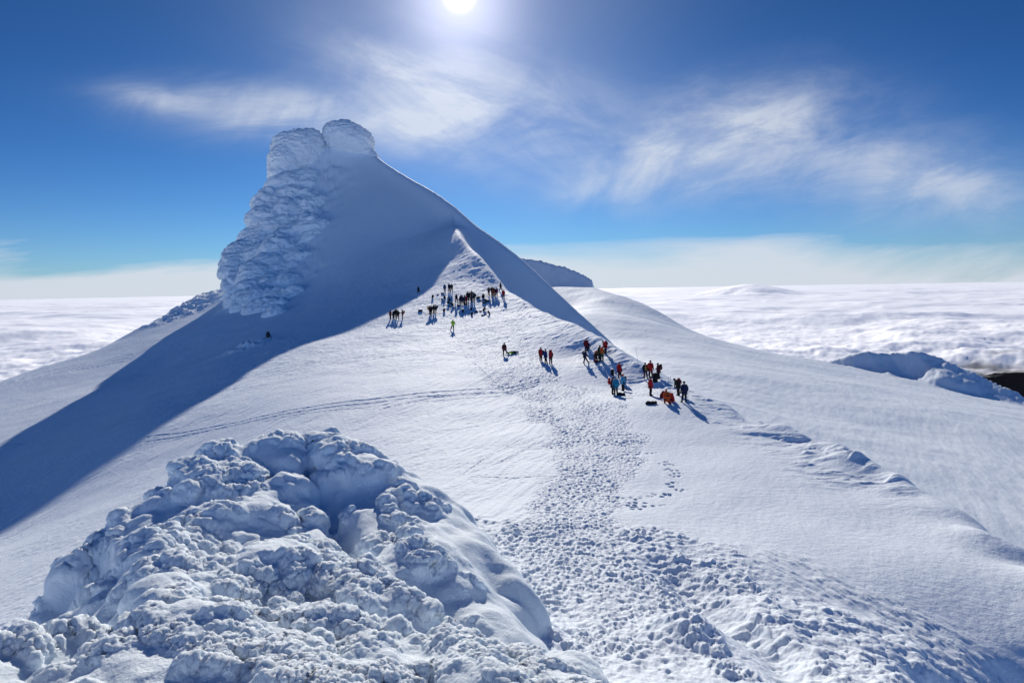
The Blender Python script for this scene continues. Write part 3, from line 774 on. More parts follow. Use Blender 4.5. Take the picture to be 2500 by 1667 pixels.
BASE = dict(pel=(0,0,.93), wai=(0,0,1.10), che=(0,.01,1.33), nec=(0,0,1.50), hea=(0,-.02,1.63),
            shL=(.19,0,1.43), shR=(-.19,0,1.43), elL=(.27,.03,1.16), elR=(-.27,.03,1.16), wrL=(.27,-.08,.92), wrR=(-.27,-.08,.92),
            hiL=(.10,0,.90), hiR=(-.10,0,.90), knL=(.11,-.03,.49), knR=(-.11,-.03,.49), anL=(.12,.02,.09), anR=(-.12,.02,.09),
            tL=(.15,-.16,.05), tR=(-.15,-.16,.05))

def lean(j, deg, pivot=.93, side=0):
    """bend the upper body forward (towards -Y) about the hips"""
    out = dict(j); M = Matrix.Rotation(R(deg), 3, 'X') @ Matrix.Rotation(R(side), 3, 'Y')
    for k in ('wai','che','nec','hea','shL','shR','elL','elR','wrL','wrR'):
        v = Vector(j[k]) - Vector((0, 0, pivot)); f = .55 if k == 'wai' else 1
        Mk = Matrix.Rotation(R(deg * f), 3, 'X') @ Matrix.Rotation(R(side * f), 3, 'Y')
        out[k] = tuple(Mk @ v + Vector((0, 0, pivot)))
    return out

def pose(**kw):
    j = dict(BASE); j.update(kw); return j

POSES = {}
POSES['stand'] = pose()
POSES['relaxed'] = pose(knL=(.13,-.05,.49), anL=(.20,-.08,.09), tL=(.26,-.24,.05), elR=(-.29,.06,1.17))
POSES['hands_front'] = pose(elL=(.27,.02,1.17), elR=(-.27,.02,1.17), wrL=(.08,-.24,1.13), wrR=(-.08,-.24,1.15), hea=(0,-.06,1.62))
POSES['hands_hips'] = pose(elL=(.40,.06,1.20), elR=(-.40,.06,1.20), wrL=(.20,-.05,1.02), wrR=(-.20,-.05,1.02))
POSES['reach'] = pose(elL=(.25,-.14,1.22), wrL=(.20,-.38,1.10), elR=(-.26,-.06,1.17), wrR=(-.16,-.34,1.08), hea=(0,-.09,1.61))
POSES['stride'] = pose(knL=(.14,-.14,.49), anL=(.15,-.26,.09), tL=(.17,-.44,.05), knR=(-.12,.06,.49), anR=(-.14,.24,.10), tR=(-.15,.07,.05), elL=(.27,.10,1.17), wrL=(.27,.02,.93), elR=(-.27,-.06,1.17), wrR=(-.25,-.22,.97))
POSES['wide'] = pose(knL=(.24,-.03,.49), anL=(.37,.0,.08), tL=(.45,-.15,.04), knR=(-.08,-.02,.49), anR=(-.09,.02,.09), elL=(.30,.04,1.18), wrL=(.12,-.20,1.12), elR=(-.34,.05,1.18), wrR=(-.18,-.18,1.06))
POSES['leg_out'] = pose(knL=(.30,-.12,.52), anL=(.55,-.20,.22), tL=(.72,-.28,.20), elL=(.24,-.02,1.17), wrL=(.26,-.10,.93))
POSES['stoop'] = lean(pose(elL=(.24,-.10,1.18), wrL=(.14,-.30,1.02), elR=(-.24,-.10,1.18), wrR=(-.12,-.30,1.02), hea=(0,-.10,1.61)), 24)
POSES['bend'] = lean(pose(elL=(.22,-.22,1.22), wrL=(.14,-.50,1.12), elR=(-.22,-.22,1.22), wrR=(-.12,-.50,1.10), hea=(0,-.10,1.60), knL=(.14,-.12,.49), knR=(-.13,-.10,.49)), 62)
POSES['lean_step'] = lean(pose(knL=(.14,-.20,.50), anL=(.14,-.42,.09), tL=(.15,-.60,.06), knR=(-.11,.02,.49), anR=(-.12,.14,.09), tR=(-.13,-.04,.05), elL=(.25,-.05,1.16), wrL=(.18,-.28,1.06), elR=(-.25,-.05,1.16), wrR=(-.16,-.26,1.03)), 16)
_k = dict(pel=(0,.10,.42), hiL=(.12,.10,.40), hiR=(-.12,.10,.40), knL=(.16,-.30,.34), knR=(-.18,-.22,.10), anL=(.15,-.20,.08), anR=(-.16,.28,.09), tL=(.17,-.38,.05), tR=(-.17,.44,.05))
POSES['kneel'] = lean(pose(**{**{k: (v[0], v[1] + .10, v[2] - .51) for k, v in BASE.items() if k in ('wai','che','nec','hea','shL','shR','elL','elR','wrL','wrR')}, **_k}), 26, .42)
_s = dict(pel=(0,.05,.16), hiL=(.11,.02,.15), hiR=(-.11,.02,.15), knL=(.17,-.36,.42), knR=(-.17,-.34,.40), anL=(.15,-.58,.10), anR=(-.16,-.56,.10), tL=(.17,-.74,.12), tR=(-.18,-.72,.12))
POSES['sit'] = lean(pose(**{**{k: (v[0] * (.85 if k[:2] in ('el','wr') else 1), v[1] + .05 - (.16 if k[:2] == 'wr' else 0), v[2] - .77 + (.12 if k[:2] == 'wr' else 0)) for k, v in BASE.items() if k in ('wai','che','nec','hea','shL','shR','elL','elR','wrL','wrR')}, **_s}), 14, .16)
_l = {k: (v[0] * 1.05, v[2] - .93, .16 + (-v[1]) * .7) for k, v in BASE.items()}
_l.update(knL=(.12,-.42,.26), anL=(.15,-.80,.10), tL=(.20,-.93,.20), anR=(-.14,-.84,.10), knR=(-.12,-.44,.18), tR=(-.20,-.96,.20), hea=(0,.70,.20))
POSES['lie'] = _l

_parts = {}
def V_(j, k): return Vector(j[k])
def person_parts(pn):
    if pn in _parts: return _parts[pn]
    j = POSES[pn]; out = {}
    keys = ['pel','wai','che','nec','hea','shL','shR','elL','elR','wrL','wrR','hiL','hiR','knL','knR','anL','anR','tL','tR']
    V = [j[k] for k in keys]; ix = {k: i for i, k in enumerate(keys)}
    up = (V_(j,'hea') - V_(j,'nec')).normalized()
    fw = Vector((0, -1, 0)) if pn != 'lie' else Vector((0, 0, 1))
    fw = (fw - up * fw.dot(up)).normalized()
    hd = V_(j,'hea')
    top = hd + up * .075
    E = [('pel','wai'),('wai','che'),('che','nec'),('nec','hea'),('che','shL'),('che','shR'),('shL','elL'),('shR','elR'),('elL','wrL'),('elR','wrR'),
         ('pel','hiL'),('pel','hiR'),('hiL','knL'),('hiR','knR'),('knL','anL'),('knR','anR'),('anL','tL'),('anR','tR')]
    E = [(ix[a], ix[b]) for a, b in E]
    Rd = [.145,.125,.15,.055,.10,.075,.075,.05,.05,.035,.035,.095,.095,.062,.062,.042,.042,.035,.035]
    V = [tuple(v) for v in V] + [tuple(top)]; E.append((ix['hea'], len(V) - 1)); Rd.append(.085)
    # chin and nose
    V.append(tuple(hd + fw * .075 - up * .07)); E.append((ix['hea'], len(V) - 1)); Rd.append(.045)
    V.append(tuple(hd + fw * .115)); E.append((ix['hea'], len(V) - 1)); Rd.append(.018)
    # palms
    for s in 'LR':
        w, e = V_(j,'wr' + s), V_(j,'el' + s); d = (w - e).normalized()
        V.append(tuple(w + d * .075)); E.append((ix['wr' + s], len(V) - 1)); Rd.append((.036, .022))
    out['body'] = skin_mesh('body', V, E, Rd)
    # jacket
    hem = V_(j,'pel') + (V_(j,'pel') - V_(j,'wai')).normalized() * .10
    collar = V_(j,'nec') + up * .02
    V = [tuple(V_(j,'pel')), tuple(hem), j['wai'], j['che'], tuple(collar)] ; E = [(0,1),(0,2),(2,3),(3,4)]; Rd = [.205,.20,.185,.195,.085]
    for s in 'LR':
        b = len(V); V += [j['sh' + s], j['el' + s], j['wr' + s]]; E += [(3,b),(b,b+1),(b+1,b+2)]; Rd += [.105,.082,.062]
    out['jacket'] = skin_mesh('jacket', V, E, Rd)
    V = [j['pel']]; E = []; Rd = [.15]
    for s in 'LR':
        b = len(V); V += [j['hi' + s], j['kn' + s], tuple(V_(j,'an' + s) + Vector((0,0,.05)))]; E += [(0,b),(b,b+1),(b+1,b+2)]; Rd += [.125,.098,.085]
    out['trousers'] = skin_mesh('trousers', V, E, Rd)
    # hat: a cap over the upper skull, with a rolled brim
    bm = bmesh.new()
    a = up.orthogonal().normalized(); b = up.cross(a); n = 14; prof = [(.112,-.005),(.122,.005),(.122,.035),(.112,.045),(.104,.085),(.075,.12),(.03,.142)]
    rings = [[bm.verts.new(hd + up * z + (a * math.cos(2*math.pi*k/n) + b * math.sin(2*math.pi*k/n)) * r) for k in range(n)] for r, z in prof]
    for i in range(len(rings) - 1):
        for k in range(n): bm.faces.new((rings[i][k], rings[i][(k+1)%n], rings[i+1][(k+1)%n], rings[i+1][k]))
    bm.faces.new(rings[-1]); bm.faces.new(rings[0])
    out['hat'] = bm_mesh('hat', bm)
    for s in 'LR':
        # boot
        an, t = V_(j,'an' + s), V_(j,'t' + s); d = (t - an); heel = an - d * .22; heel.z = min(heel.z, t.z) if pn != 'lie' else heel.z
        sh = an + (V_(j,'kn' + s) - an).normalized() * .20
        out['boot' + s] = skin_mesh('boot', [tuple(an), tuple(sh), tuple(heel), tuple(an + d * .6), tuple(t)], [(0,1),(0,2),(0,3),(3,4)], [.072,.07,.058,.058,.048])
        # glove: palm, four bent fingers, thumb
        w, e = V_(j,'wr' + s), V_(j,'el' + s); d = (w - e).normalized()
        sg = 1 if s == 'L' else -1
        side = (fw - d * fw.dot(d)); side = side.normalized() if side.length > .1 else d.orthogonal().normalized()
        curl = d.cross(side) * sg
        bm = bmesh.new()
        tube_into(bm, [w - d * .05, w, w + d * .045, w + d * .095], [.05, .045, .052, .048], 10)
        for q, (off, ln) in enumerate(((.034,.068),(.012,.078),(-.011,.073),(-.033,.056))):
            p = w + d * .085 + side * off
            tube_into(bm, [p, p + d * ln * .5 + curl * .006, p + d * ln * .85 + curl * .022, p + d * ln * 1.0 + curl * .042], [.0135,.013,.012,.009], 6)
        p = w + d * .02 + side * .04
        tube_into(bm, [p, p + side * .035 + d * .03, p + side * .04 + d * .065 + curl * .015], [.016,.014,.010], 6)
        out['glove' + s] = bm_mesh('glove', bm)
    _parts[pn] = out
    return out

# materials shared by clothing
PAL = dict(black=(.006,.006,.008), charcoal=(.014,.015,.018), navy=(.008,.014,.055), blue=(.015,.06,.22), teal=(.01,.20,.34), skyblue=(.06,.30,.52), red=(.42,.012,.015), darkred=(.17,.008,.014),
           maroon=(.07,.008,.016), orange=(.62,.09,.015), rust=(.25,.05,.02), lime=(.33,.60,.02), yellow=(.52,.34,.02), green=(.03,.12,.04), olive=(.03,.035,.018), purple=(.07,.012,.07), brown=(.035,.018,.012),
           seagreen=(.01,.07,.08), skin=(.50,.27,.18), grey=(.10,.105,.11), white=(.7,.7,.7), metal=(.25,.25,.26))
MAT = {}
def mat(n):
    if n not in MAT: MAT[n] = flat_mat('cloth_' + n if n not in ('skin','metal') else n, PAL[n], .8 if n != 'metal' else .35, .22, 40)
    return MAT[n]

def link_part(name, me, m, parent, label=None):
    o = bpy.data.objects.new(name, me)
    if not me.materials: me.materials.append(mat(m))
    COL.objects.link(o); o.parent = parent
    o.material_slots[0].link = 'OBJECT'; o.material_slots[0].material = mat(m)
    if label: o['label'] = label
    return o

def empty(name, loc, rz=0):
    o = bpy.data.objects.new(name, None); COL.objects.link(o); o.empty_display_size = .3
    o.location = loc; o.rotation_euler = (0, 0, rz)
    return o

# ------------------------------------------------------------------ rucksacks
def sect_loft(secs, n=20, pw=3.0):
    """secs: (z, half width, half depth, y offset)"""
    bm = bmesh.new(); rings = []
    for z, a, b, yo in secs:
        ring = []
        for k in range(n):
            t = 2 * math.pi * k / n; c, s = math.cos(t), math.sin(t)
            ring.append(bm.verts.new((a * math.copysign(abs(c) ** (2 / pw), c), yo + b * math.copysign(abs(s) ** (2 / pw), s), z)))
        rings.append(ring)
    for i in range(len(rings) - 1):
        for k in range(n): bm.faces.new((rings[i][k], rings[i][(k+1)%n], rings[i+1][(k+1)%n], rings[i+1][k]))
    bm.faces.new(rings[0]); bm.faces.new(rings[-1])
    return bm
PACK = {}
def make_pack_meshes():
    PACK['pack_body'] = bm_mesh('pack_body', sect_loft([(0,.10,.07,0),(.015,.145,.10,0),(.10,.16,.115,0),(.30,.165,.12,0),(.45,.15,.11,0),(.52,.13,.10,0)]))
    PACK['lid'] = bm_mesh('lid', sect_loft([(.50,.13,.10,0),(.515,.16,.13,.01),(.56,.165,.135,.01),(.61,.14,.11,.0),(.63,.08,.06,0)]))
    PACK['pocket'] = bm_mesh('pocket', sect_loft([(.10,.05,.02,.125),(.12,.10,.045,.125),(.26,.105,.05,.125),(.36,.09,.04,.12),(.38,.05,.02,.12)]))
    for s in (-1, 1):
        bm = bmesh.new()
        tube_into(bm, [(s*.075,-.09,.50),(s*.085,-.17,.53),(s*.10,-.25,.46),(s*.11,-.26,.34),(s*.11,-.19,.20),(s*.10,-.10,.10)], .022, 6)
        PACK['strap%d' % s] = bm_mesh('shoulder_strap', bm)
make_pack_meshes()
def rucksack(mtx, col, label, group, lidcol=None, scale=1.0):
    t = empty('rucksack', (0,0,0)); t.matrix_world = mtx @ Matrix.Scale(scale, 4)
    link_part('pack_body', PACK['pack_body'], col, t); link_part('lid', PACK['lid'], lidcol or col, t); link_part('pocket', PACK['pocket'], lidcol or col, t)
    for s in (-1, 1): link_part('shoulder_strap', PACK['strap%d' % s], 'black', t)
    return tag(t, label, 'rucksack', group)

PEOPLE = []
def person(pn, pos, yaw, label, jacket='black', trousers='black', hat='black', boots='black', glove='black', group=None, pack=None, packlabel=None, packlid=None, pscale=1.0, sc=1.0, sink=.03):
    t = empty('person', (pos[0], pos[1], pos[2] - sink), R(yaw)); t.scale = (sc,) * 3
    pp = person_parts(pn)
    link_part('body', pp['body'], 'skin', t); link_part('jacket', pp['jacket'], jacket, t); link_part('trousers', pp['trousers'], trousers, t); link_part('hat', pp['hat'], hat, t)
    for s in 'LR':
        link_part('boot', pp['boot' + s], boots, t); link_part('glove', pp['glove' + s], glove, t)
    tag(t, label, 'person', group)
    if pack:
        j = POSES[pn]; a = Vector(j['wai']); b = Vector(j['nec']); up = (b - a).normalized()
        xa = Vector((1, 0, 0)); ya = up.cross(xa).normalized()
        # pack: local +Y is its outer side, away from the back
        Mx = Matrix((xa, ya, up)).transposed().to_4x4()
        Mx.translation = a + up * (-.10) + ya * (.19 + .10 * pscale)
        W = Matrix.Translation(t.location) @ Matrix.Rotation(R(yaw), 4, 'Z') @ Matrix.Scale(sc, 4) @ Mx
        rucksack(W, pack, packlabel, 'rucksacks worn by the climbers', packlid, pscale)
    return t

def Z1(x, y): return ((920 + x / 6.72) * .9408, (660 + y / 6.72) * .9408)
def Z2(x, y): return ((1200 + x / 7.35) * .9408, (800 + y / 7.35) * .9408)
def Z3(x, y): return ((1450 + x / 7.84) * .9408, (870 + y / 7.84) * .9408)
def ZC(x, y): return ((1090 + x / 22.4) * .9408, (690 + y / 22.4) * .9408)
def at(q): return stand(*q)

GA, GB, GC, GD, GE = 'row of climbers by the shadow edge', 'two pairs of climbers below the cluster', 'climbers in the crowded cluster', 'climbers standing by the lip below the peak', 'climbers on the trodden saddle'
def P_(pn, q, yaw, label, group, **k): return person(pn, at(q), yaw, label, group=group, **k)
# row at the edge of the mountain's shadow
P_('hands_front', Z1(222,806), 70, 'person in a dark red jacket, left end of the row by the shadow edge', GA, jacket='darkred')
P_('stoop', Z1(272,803), 150, 'person in black stooping beside the red jacket at the left end of the row', GA, jacket='black', trousers='charcoal')
P_('hands_front', Z1(314,786), 20, 'person in olive black standing farthest back in the row by the shadow edge', GA, jacket='olive', trousers='black', hat='charcoal')
P_('wide', Z1(350,808), 170, 'person in charcoal standing wide in the middle of the row by the shadow edge', GA, jacket='charcoal', trousers='black', hat='charcoal')
P_('reach', Z1(425,798), -80, 'person in a red jacket reaching out, right end of the row by the shadow', GA, jacket='darkred', pack='maroon', packlabel='dark red rucksack worn at the right end of the row by the shadow edge', pscale=.85)
# two pairs
P_('relaxed', Z1(868,738), 80, 'person in a maroon jacket carrying the yellow rucksack', GB, jacket='maroon', pack='yellow', packlabel='yellow rucksack on the back of the maroon jacket', pscale=.95)
P_('stand', Z1(893,728), -150, 'person in black facing the one with the yellow rucksack', GB, jacket='charcoal', trousers='black')
P_('hands_front', Z1(936,713), 60, 'person in dark brown, left one of the pair right of the yellow rucksack', GB, jacket='brown', trousers='black')
P_('relaxed', Z1(972,709), -70, 'person in navy black, right one of the pair right of the yellow rucksack', GB, jacket='navy', trousers='black', pack='charcoal', packlabel='black rucksack worn by the right one of the pair below the cluster', pscale=.8)
# three above
P_('stand', Z1(1115,366), 15, 'person in a blue jacket and sea green trousers standing above the cluster', GD, jacket='blue', trousers='seagreen', hat='navy')
P_('stand', Z1(1188,352), -20, 'person in navy standing right of the blue jacket with sea green trousers', GD, jacket='navy')
P_('stride', Z1(1229,358), 200, 'person in black with legs apart, third in the line above the cluster', GD, jacket='charcoal')
# the cluster
P_('stride', ZC(545,1110), 40, 'person in a long black coat at the left side of the cluster', GC, jacket='black', hat='charcoal')
P_('stoop', ZC(735,1190), 85, 'tall person in black stooping towards the middle of the cluster', GC, jacket='black', sc=1.04)
P_('stand', ZC(800,1180), 190, 'person in a purple jacket in the front of the cluster', GC, jacket='purple', trousers='maroon')
P_('relaxed', ZC(890,1265), 10, 'person in dark navy nearest to the camera in the cluster', GC, jacket='navy', trousers='black')
P_('hands_front', ZC(1000,1180), 60, 'person in grey black between the purple and the bright red jackets of the cluster', GC, jacket='grey', trousers='charcoal')
P_('stoop', ZC(1105,1165), -100, 'person in a red jacket bending in the front of the cluster', GC, jacket='red', trousers='brown')
P_('stand', ZC(1160,1000), 170, 'person in black behind the red jacket of the cluster', GC, jacket='black', sc=1.03)
P_('wide', ZC(1240,1000), 20, 'person in dark blue grey with legs apart, right of the red one in the cluster', GC, jacket='charcoal', trousers='navy')
P_('hands_hips', ZC(1385,930), 0, 'tall person in black standing farthest up the slope in the cluster', GC, jacket='black', sc=1.03)
P_('reach', ZC(1385,1070), -70, 'person with brown trousers holding out the arms in the cluster', GC, jacket='charcoal', trousers='brown')
P_('stand', ZC(1515,1020), -110, 'person in dark navy at the right end of the cluster with a rucksack', GC, jacket='navy', pack='black', packlabel='black rucksack worn at the right end of the cluster', pscale=.85, sc=1.02)
P_('sit', Z1(1748,446), -10, 'person in black sitting on the snow between the cluster and the four by the lip', GD, jacket='black', hat='charcoal')
# four and two by the lip
P_('hands_hips', Z1(1838,413), 10, 'person in black with hands on hips, left one of the group by the lip', GD, jacket='charcoal')
P_('stand', Z1(1888,405), 40, 'person in black beside the rust jacket in the group by the lip', GD, jacket='black', trousers='olive')
P_('relaxed', Z1(1906,432), 170, 'person in a rust orange jacket in the group by the lip', GD, jacket='rust', trousers='brown')
P_('stoop', Z1(1938,415), -60, 'person in black stooping between the rust and purple jackets', GD, jacket='black')
P_('stand', Z1(1967,425), 180, 'person in a purple jacket and dark red trousers in the group by the lip', GD, jacket='purple', trousers='maroon')
P_('stride', Z1(2031,329), 75, 'person all in black standing alone highest up by the lip', GD, jacket='black')
P_('stand', Z1(2080,466), 160, 'person in a bright red jacket alone at the right below the lip', GD, jacket='red', pack='darkred', packlabel='small dark red rucksack on the bright red jacket below the lip', pscale=.6)
P_('wide', Z1(1250,980), 178, 'person in a lime green jacket standing alone with legs apart', GE, jacket='lime', trousers='black')
P_('stride', Z1(682,362), 60, 'person in black half sunk in a snow hole inside the mountain shadow', GE, jacket='black', sink=.35)
# man and the one lying down
P_('leg_out', Z2(232,498), 5, 'person in a dark maroon jacket with one leg stretched to the lying climber', GE, jacket='maroon')
_p = at(Z2(385,468)); P_lie = person('lie', _p + Vector((0,0,.02)), -62, 'person in lime trousers and a navy jacket lying on the snow', 'navy', 'lime', 'navy', group=GE, sink=.02)
P_('stand', Z2(884,592), 30, 'person in a red jacket, left one of the three on the path', GE, jacket='red')
P_('relaxed', Z2(970,640), 60, 'person in a bright blue jacket in the middle of the three on the path', GE, jacket='blue', trousers='charcoal', pack='navy', packlabel='blue rucksack worn by the middle one of the three on the path', pscale=.95)
P_('stoop', Z2(1062,660), 165, 'person in black stooping under the big red rucksack', GE, jacket='darkred', trousers='black', pack='red', packlabel='big red rucksack on the right one of the three on the path', pscale=1.15)
P_('relaxed', Z2(1700,447), 10, 'person in a crimson jacket standing highest of the group below the ridge end', GE, jacket='darkred', trousers='navy', sc=1.03)
P_('lean_step', Z2(1675,645), 75, 'person in navy stepping forward beside the path', GE, jacket='navy', pack='charcoal', packlabel='small black rucksack on the navy jacket stepping forward', pscale=.7)
P_('bend', Z2(1870,630), 25, 'person in dark red trousers bending low with an orange rucksack', GE, jacket='black', trousers='darkred', hat='black', pack='orange', packlabel='orange rucksack on the person bending low', pscale=.75)
P_('hands_front', Z2(1938,565), 60, 'person in black and olive standing behind the person bending low', GE, jacket='olive', trousers='charcoal')
P_('stand', Z2(1982,598), 175, 'person in a green jacket carrying the tall orange rucksack', GE, jacket='green', trousers='black', pack='orange', packlabel='tall orange rucksack on the green jacket', pscale=1.15)
P_('stoop', Z2(2050,463), -70, 'person in a red jacket leaning on the slope right of the green jacket', GE, jacket='red', pack='darkred', packlabel='dark red rucksack on the red jacket right of the green jacket', pscale=.85)
# lower group, left half
P_('relaxed', Z3(490,430), 40, 'tall person in a long red jacket above the two blue jackets', GE, jacket='red', hat='grey', sc=1.05)
P_('hands_front', Z3(355,728), 75, 'person in black carrying the bright red rucksack beside the teal jacket', GE, jacket='maroon', pack='red', packlabel='bright red rucksack beside the teal jacket', pscale=1.0)
P_('stand', Z3(422,748), 190, 'person in a teal jacket and hood', GE, jacket='teal', hat='teal', sc=1.03)
P_('relaxed', Z3(562,660), -60, 'person in a pale blue jacket and red hat', GE, jacket='skyblue', hat='red', pack='maroon', packlabel='dark red rucksack on the pale blue jacket', pscale=.85)
# lower group, right half
P_('relaxed', Z3(985,443), 10, 'person in a navy jacket open over a yellow one', GE, jacket='navy', trousers='maroon', hat='charcoal')
P_('relaxed', Z3(1085,420), 0, 'broad person in a red parka between the yellow front and the dark red jacket', GE, jacket='red', sc=1.08)
P_('hands_front', Z3(1240,445), -70, 'person in a dark red jacket with a rucksack, facing the red parka', GE, jacket='maroon', trousers='black', pack='maroon', packlabel='dark red rucksack worn by the one facing the red parka', pscale=.95)
P_('stand', Z3(1085,750), 60, 'person in a red jacket and black trousers standing beside the large black pack', GE, jacket='red', sc=1.05)
P_('stoop', Z3(1620,765), -75, 'person in black leaning forward under a dark red rucksack by the kneeling one', GE, jacket='black', sc=1.02, pack='darkred', packlabel='dark red rucksack on the leaning climber in black by the kneeling one', pscale=.85)
P_('relaxed', Z3(1735,890), 190, 'person in a navy jacket nearest to the camera at the right end', GE, jacket='navy', trousers='black', sc=1.07)
P_('kneel', Z3(1405,905), 185, 'person in a bright orange jacket kneeling among the rucksacks', GE, jacket='orange', trousers='darkred', hat='orange', sc=1.0)
# yellow jacket front worn under the open navy one
# ------------------------------------------------------------------ rucksacks and gear on the snow
GP = 'rucksacks lying about on the snow'
def pack_on(q, col, label, how='up', yaw=0, scale=1.0, lid=None):
    p = at(q); tilt = {'up': 8, 'lean': 28, 'lie': 84}[how]
    M = Matrix.Translation(p + Vector((0, 0, {'up': -.02, 'lean': .0, 'lie': .10 * scale}[how]))) @ Matrix.Rotation(R(yaw), 4, 'Z') @ Matrix.Rotation(R(tilt), 4, 'X')
    if how == 'lie': M = M @ Matrix.Translation((0, 0, -.3 * scale))
    return rucksack(M, col, label, GP, lid, scale)
for q, col, label, how, yaw, s in [
    (Z1(910,455), 'black', 'black rucksack lowest of those left of the sea green trousers, nearest the shadow edge', 'lean', 30, 1.15),
    (Z1(1075,392), 'navy', 'dark rucksack just left of the sea green trousers', 'lie', 60, 1.05),
    (Z1(1120,458), 'black', 'black rucksack in the shadow of the sea green trousers', 'lean', -20, 1.1),
    (Z1(1069,492), 'charcoal', 'small upright pack below the sea green trousers', 'up', 10, .9),
    (Z1(1182,500), 'black', 'black pack leaning on top of the stack left of the cluster', 'lean', 70, 1.0),
    (Z1(1178,548), 'charcoal', 'black pack at the foot of the stack left of the cluster', 'up', -30, 1.1),
    (Z1(1220,556), 'black', 'black pack in the middle of the line left of the cluster', 'lie', 20, 1.0),
    (Z1(1252,588), 'charcoal', 'black pack with a pale side, right end of the line left of the cluster', 'lean', -60, 1.2),
    (Z1(1342,594), 'navy', 'dark pack lying at the feet of the cluster', 'lie', 90, 1.2),
    (Z1(1452,577), 'black', 'black pack lying under the red jacket of the cluster', 'lie', 80, 1.1),
    (Z1(712,682), 'black', 'black rucksack alone between the row and the yellow rucksack', 'lie', 75, 1.35),
    (Z1(1102,682), 'black', 'black rucksack standing alone right of the two pairs', 'up', 20, 1.15),
    (Z1(1415,692), 'navy', 'blue black pack standing in the shadow of the cluster', 'up', 0, 1.05),
    (Z1(1551,650), 'navy', 'dark blue pack highest of those below the cluster', 'up', -15, .95),
    (Z1(1550,732), 'charcoal', 'dark pack lowest of those below the cluster', 'lean', 40, 1.05),
    (Z1(1630,680), 'black', 'black pack sagging between the blue pack and the largest one below the cluster', 'lie', 70, 1.05),
    (Z1(1745,660), 'black', 'largest black pack in the line below the four by the lip', 'lean', 75, 1.25),
    (Z1(1852,717), 'navy', 'blue pack at the right end of the line below the cluster', 'lean', -70, 1.1),
    (Z1(1662,452), 'black', 'black pack beside the right end of the cluster', 'lie', 60, 1.25),
    (Z1(1772,482), 'black', 'flat black pack just below the sitting person', 'lie', 100, .95),
    (Z1(1812,508), 'black', 'broad black pack right below the sitting person', 'lie', 80, 1.35),
    (Z1(1757,543), 'charcoal', 'black pack lowest of the three below the sitting person', 'lie', 70, 1.15),
    (Z3(350,362), 'charcoal', 'black rucksack standing left of the long red jacket', 'up', 20, 1.1),
    (Z3(515,745), 'black', 'black pack lying at the feet of the teal jacket', 'lie', 60, 1.25),
    (Z3(1175,515), 'black', 'large black pack standing behind the red jacket with black trousers', 'up', -20, 1.55),
    (Z3(1060,920), 'charcoal', 'black pack lying left of the kneeling orange jacket', 'lie', 80, 1.1),
    (Z3(1135,915), 'brown', 'brown pack lying beside the black one left of the kneeling orange jacket', 'lie', 110, 1.0),
    (Z3(1285,805), 'darkred', 'dark red pack left of the kneeling orange jacket', 'lean', 40, 1.15),
    (Z3(1510,865), 'red', 'red pack right of the kneeling orange jacket', 'lean', -40, 1.3),
    (Z3(1440,850), 'orange', 'orange pack behind the kneeling person', 'up', 10, 1.0),
    (Z2(1900,480), 'olive', 'small olive pack behind the person bending low', 'up', 0, .8),
    (Z2(1725,408), 'navy', 'navy pack at the feet of the crimson jacket', 'up', 30, 1.35),
    (Z2(1895,615), 'black', 'black pack under the hands of the person bending low', 'lie', 90, 1.0)]:
    pack_on(q, col, label, how, yaw, s)

# poles, axe, shovel, rope, loose kit
def pole_mesh(name, h=1.2, r=.011):
    bm = bmesh.new(); tube_into(bm, [(0,0,0),(0,0,.06),(0,0,h*.6),(0,0,h)], [.004,.007,r*.8,r], 8); shaft = bm_mesh('shaft', bm)
    bm = bmesh.new(); tube_into(bm, [(0,0,h-.02),(0,0,h+.05),(0,-.01,h+.13),(0,0,h+.15)], [.014,.019,.021,.012], 8); grip = bm_mesh('grip', bm)
    bm = bmesh.new(); tube_into(bm, [(0,0,.10),(0,0,.115),(0,0,.125)], [.012,.05,.012], 10); bask = bm_mesh('basket', bm)
    return shaft, grip, bask
PM = pole_mesh('p'); PB = pole_mesh('q', 2.4, .013)
def pole(q, label, col='charcoal', tilt=(0,0), M=PM, group='poles stuck in the snow', name='ski_pole', cat='pole'):
    t = empty(name, at(q) + Vector((0,0,-.08))); t.rotation_euler = (R(tilt[0]), R(tilt[1]), 0)
    link_part('shaft', M[0], col, t); link_part('grip', M[1], 'black', t); link_part('basket', M[2], 'black', t)
    return tag(t, label, cat, group)
pole(Z3(1430,650), 'left one of the two black poles stuck behind the kneeling orange jacket', 'black', (3,-2))
pole(Z3(1456,650), 'right one of the two black poles stuck behind the kneeling orange jacket', 'black', (-3,3))
pole(Z3(866,245), 'thin grey pole stuck alone left of the open navy jacket', 'grey', (4,-8), PB)
pole(Z2(2120,520), 'dark pole stuck in the snow right of the red jacket leaning on the slope', 'black', (5,-6))
pole(Z1(778,345), 'dark shovel shaft standing beside the snow hole in the shadow', 'black', (0,3))

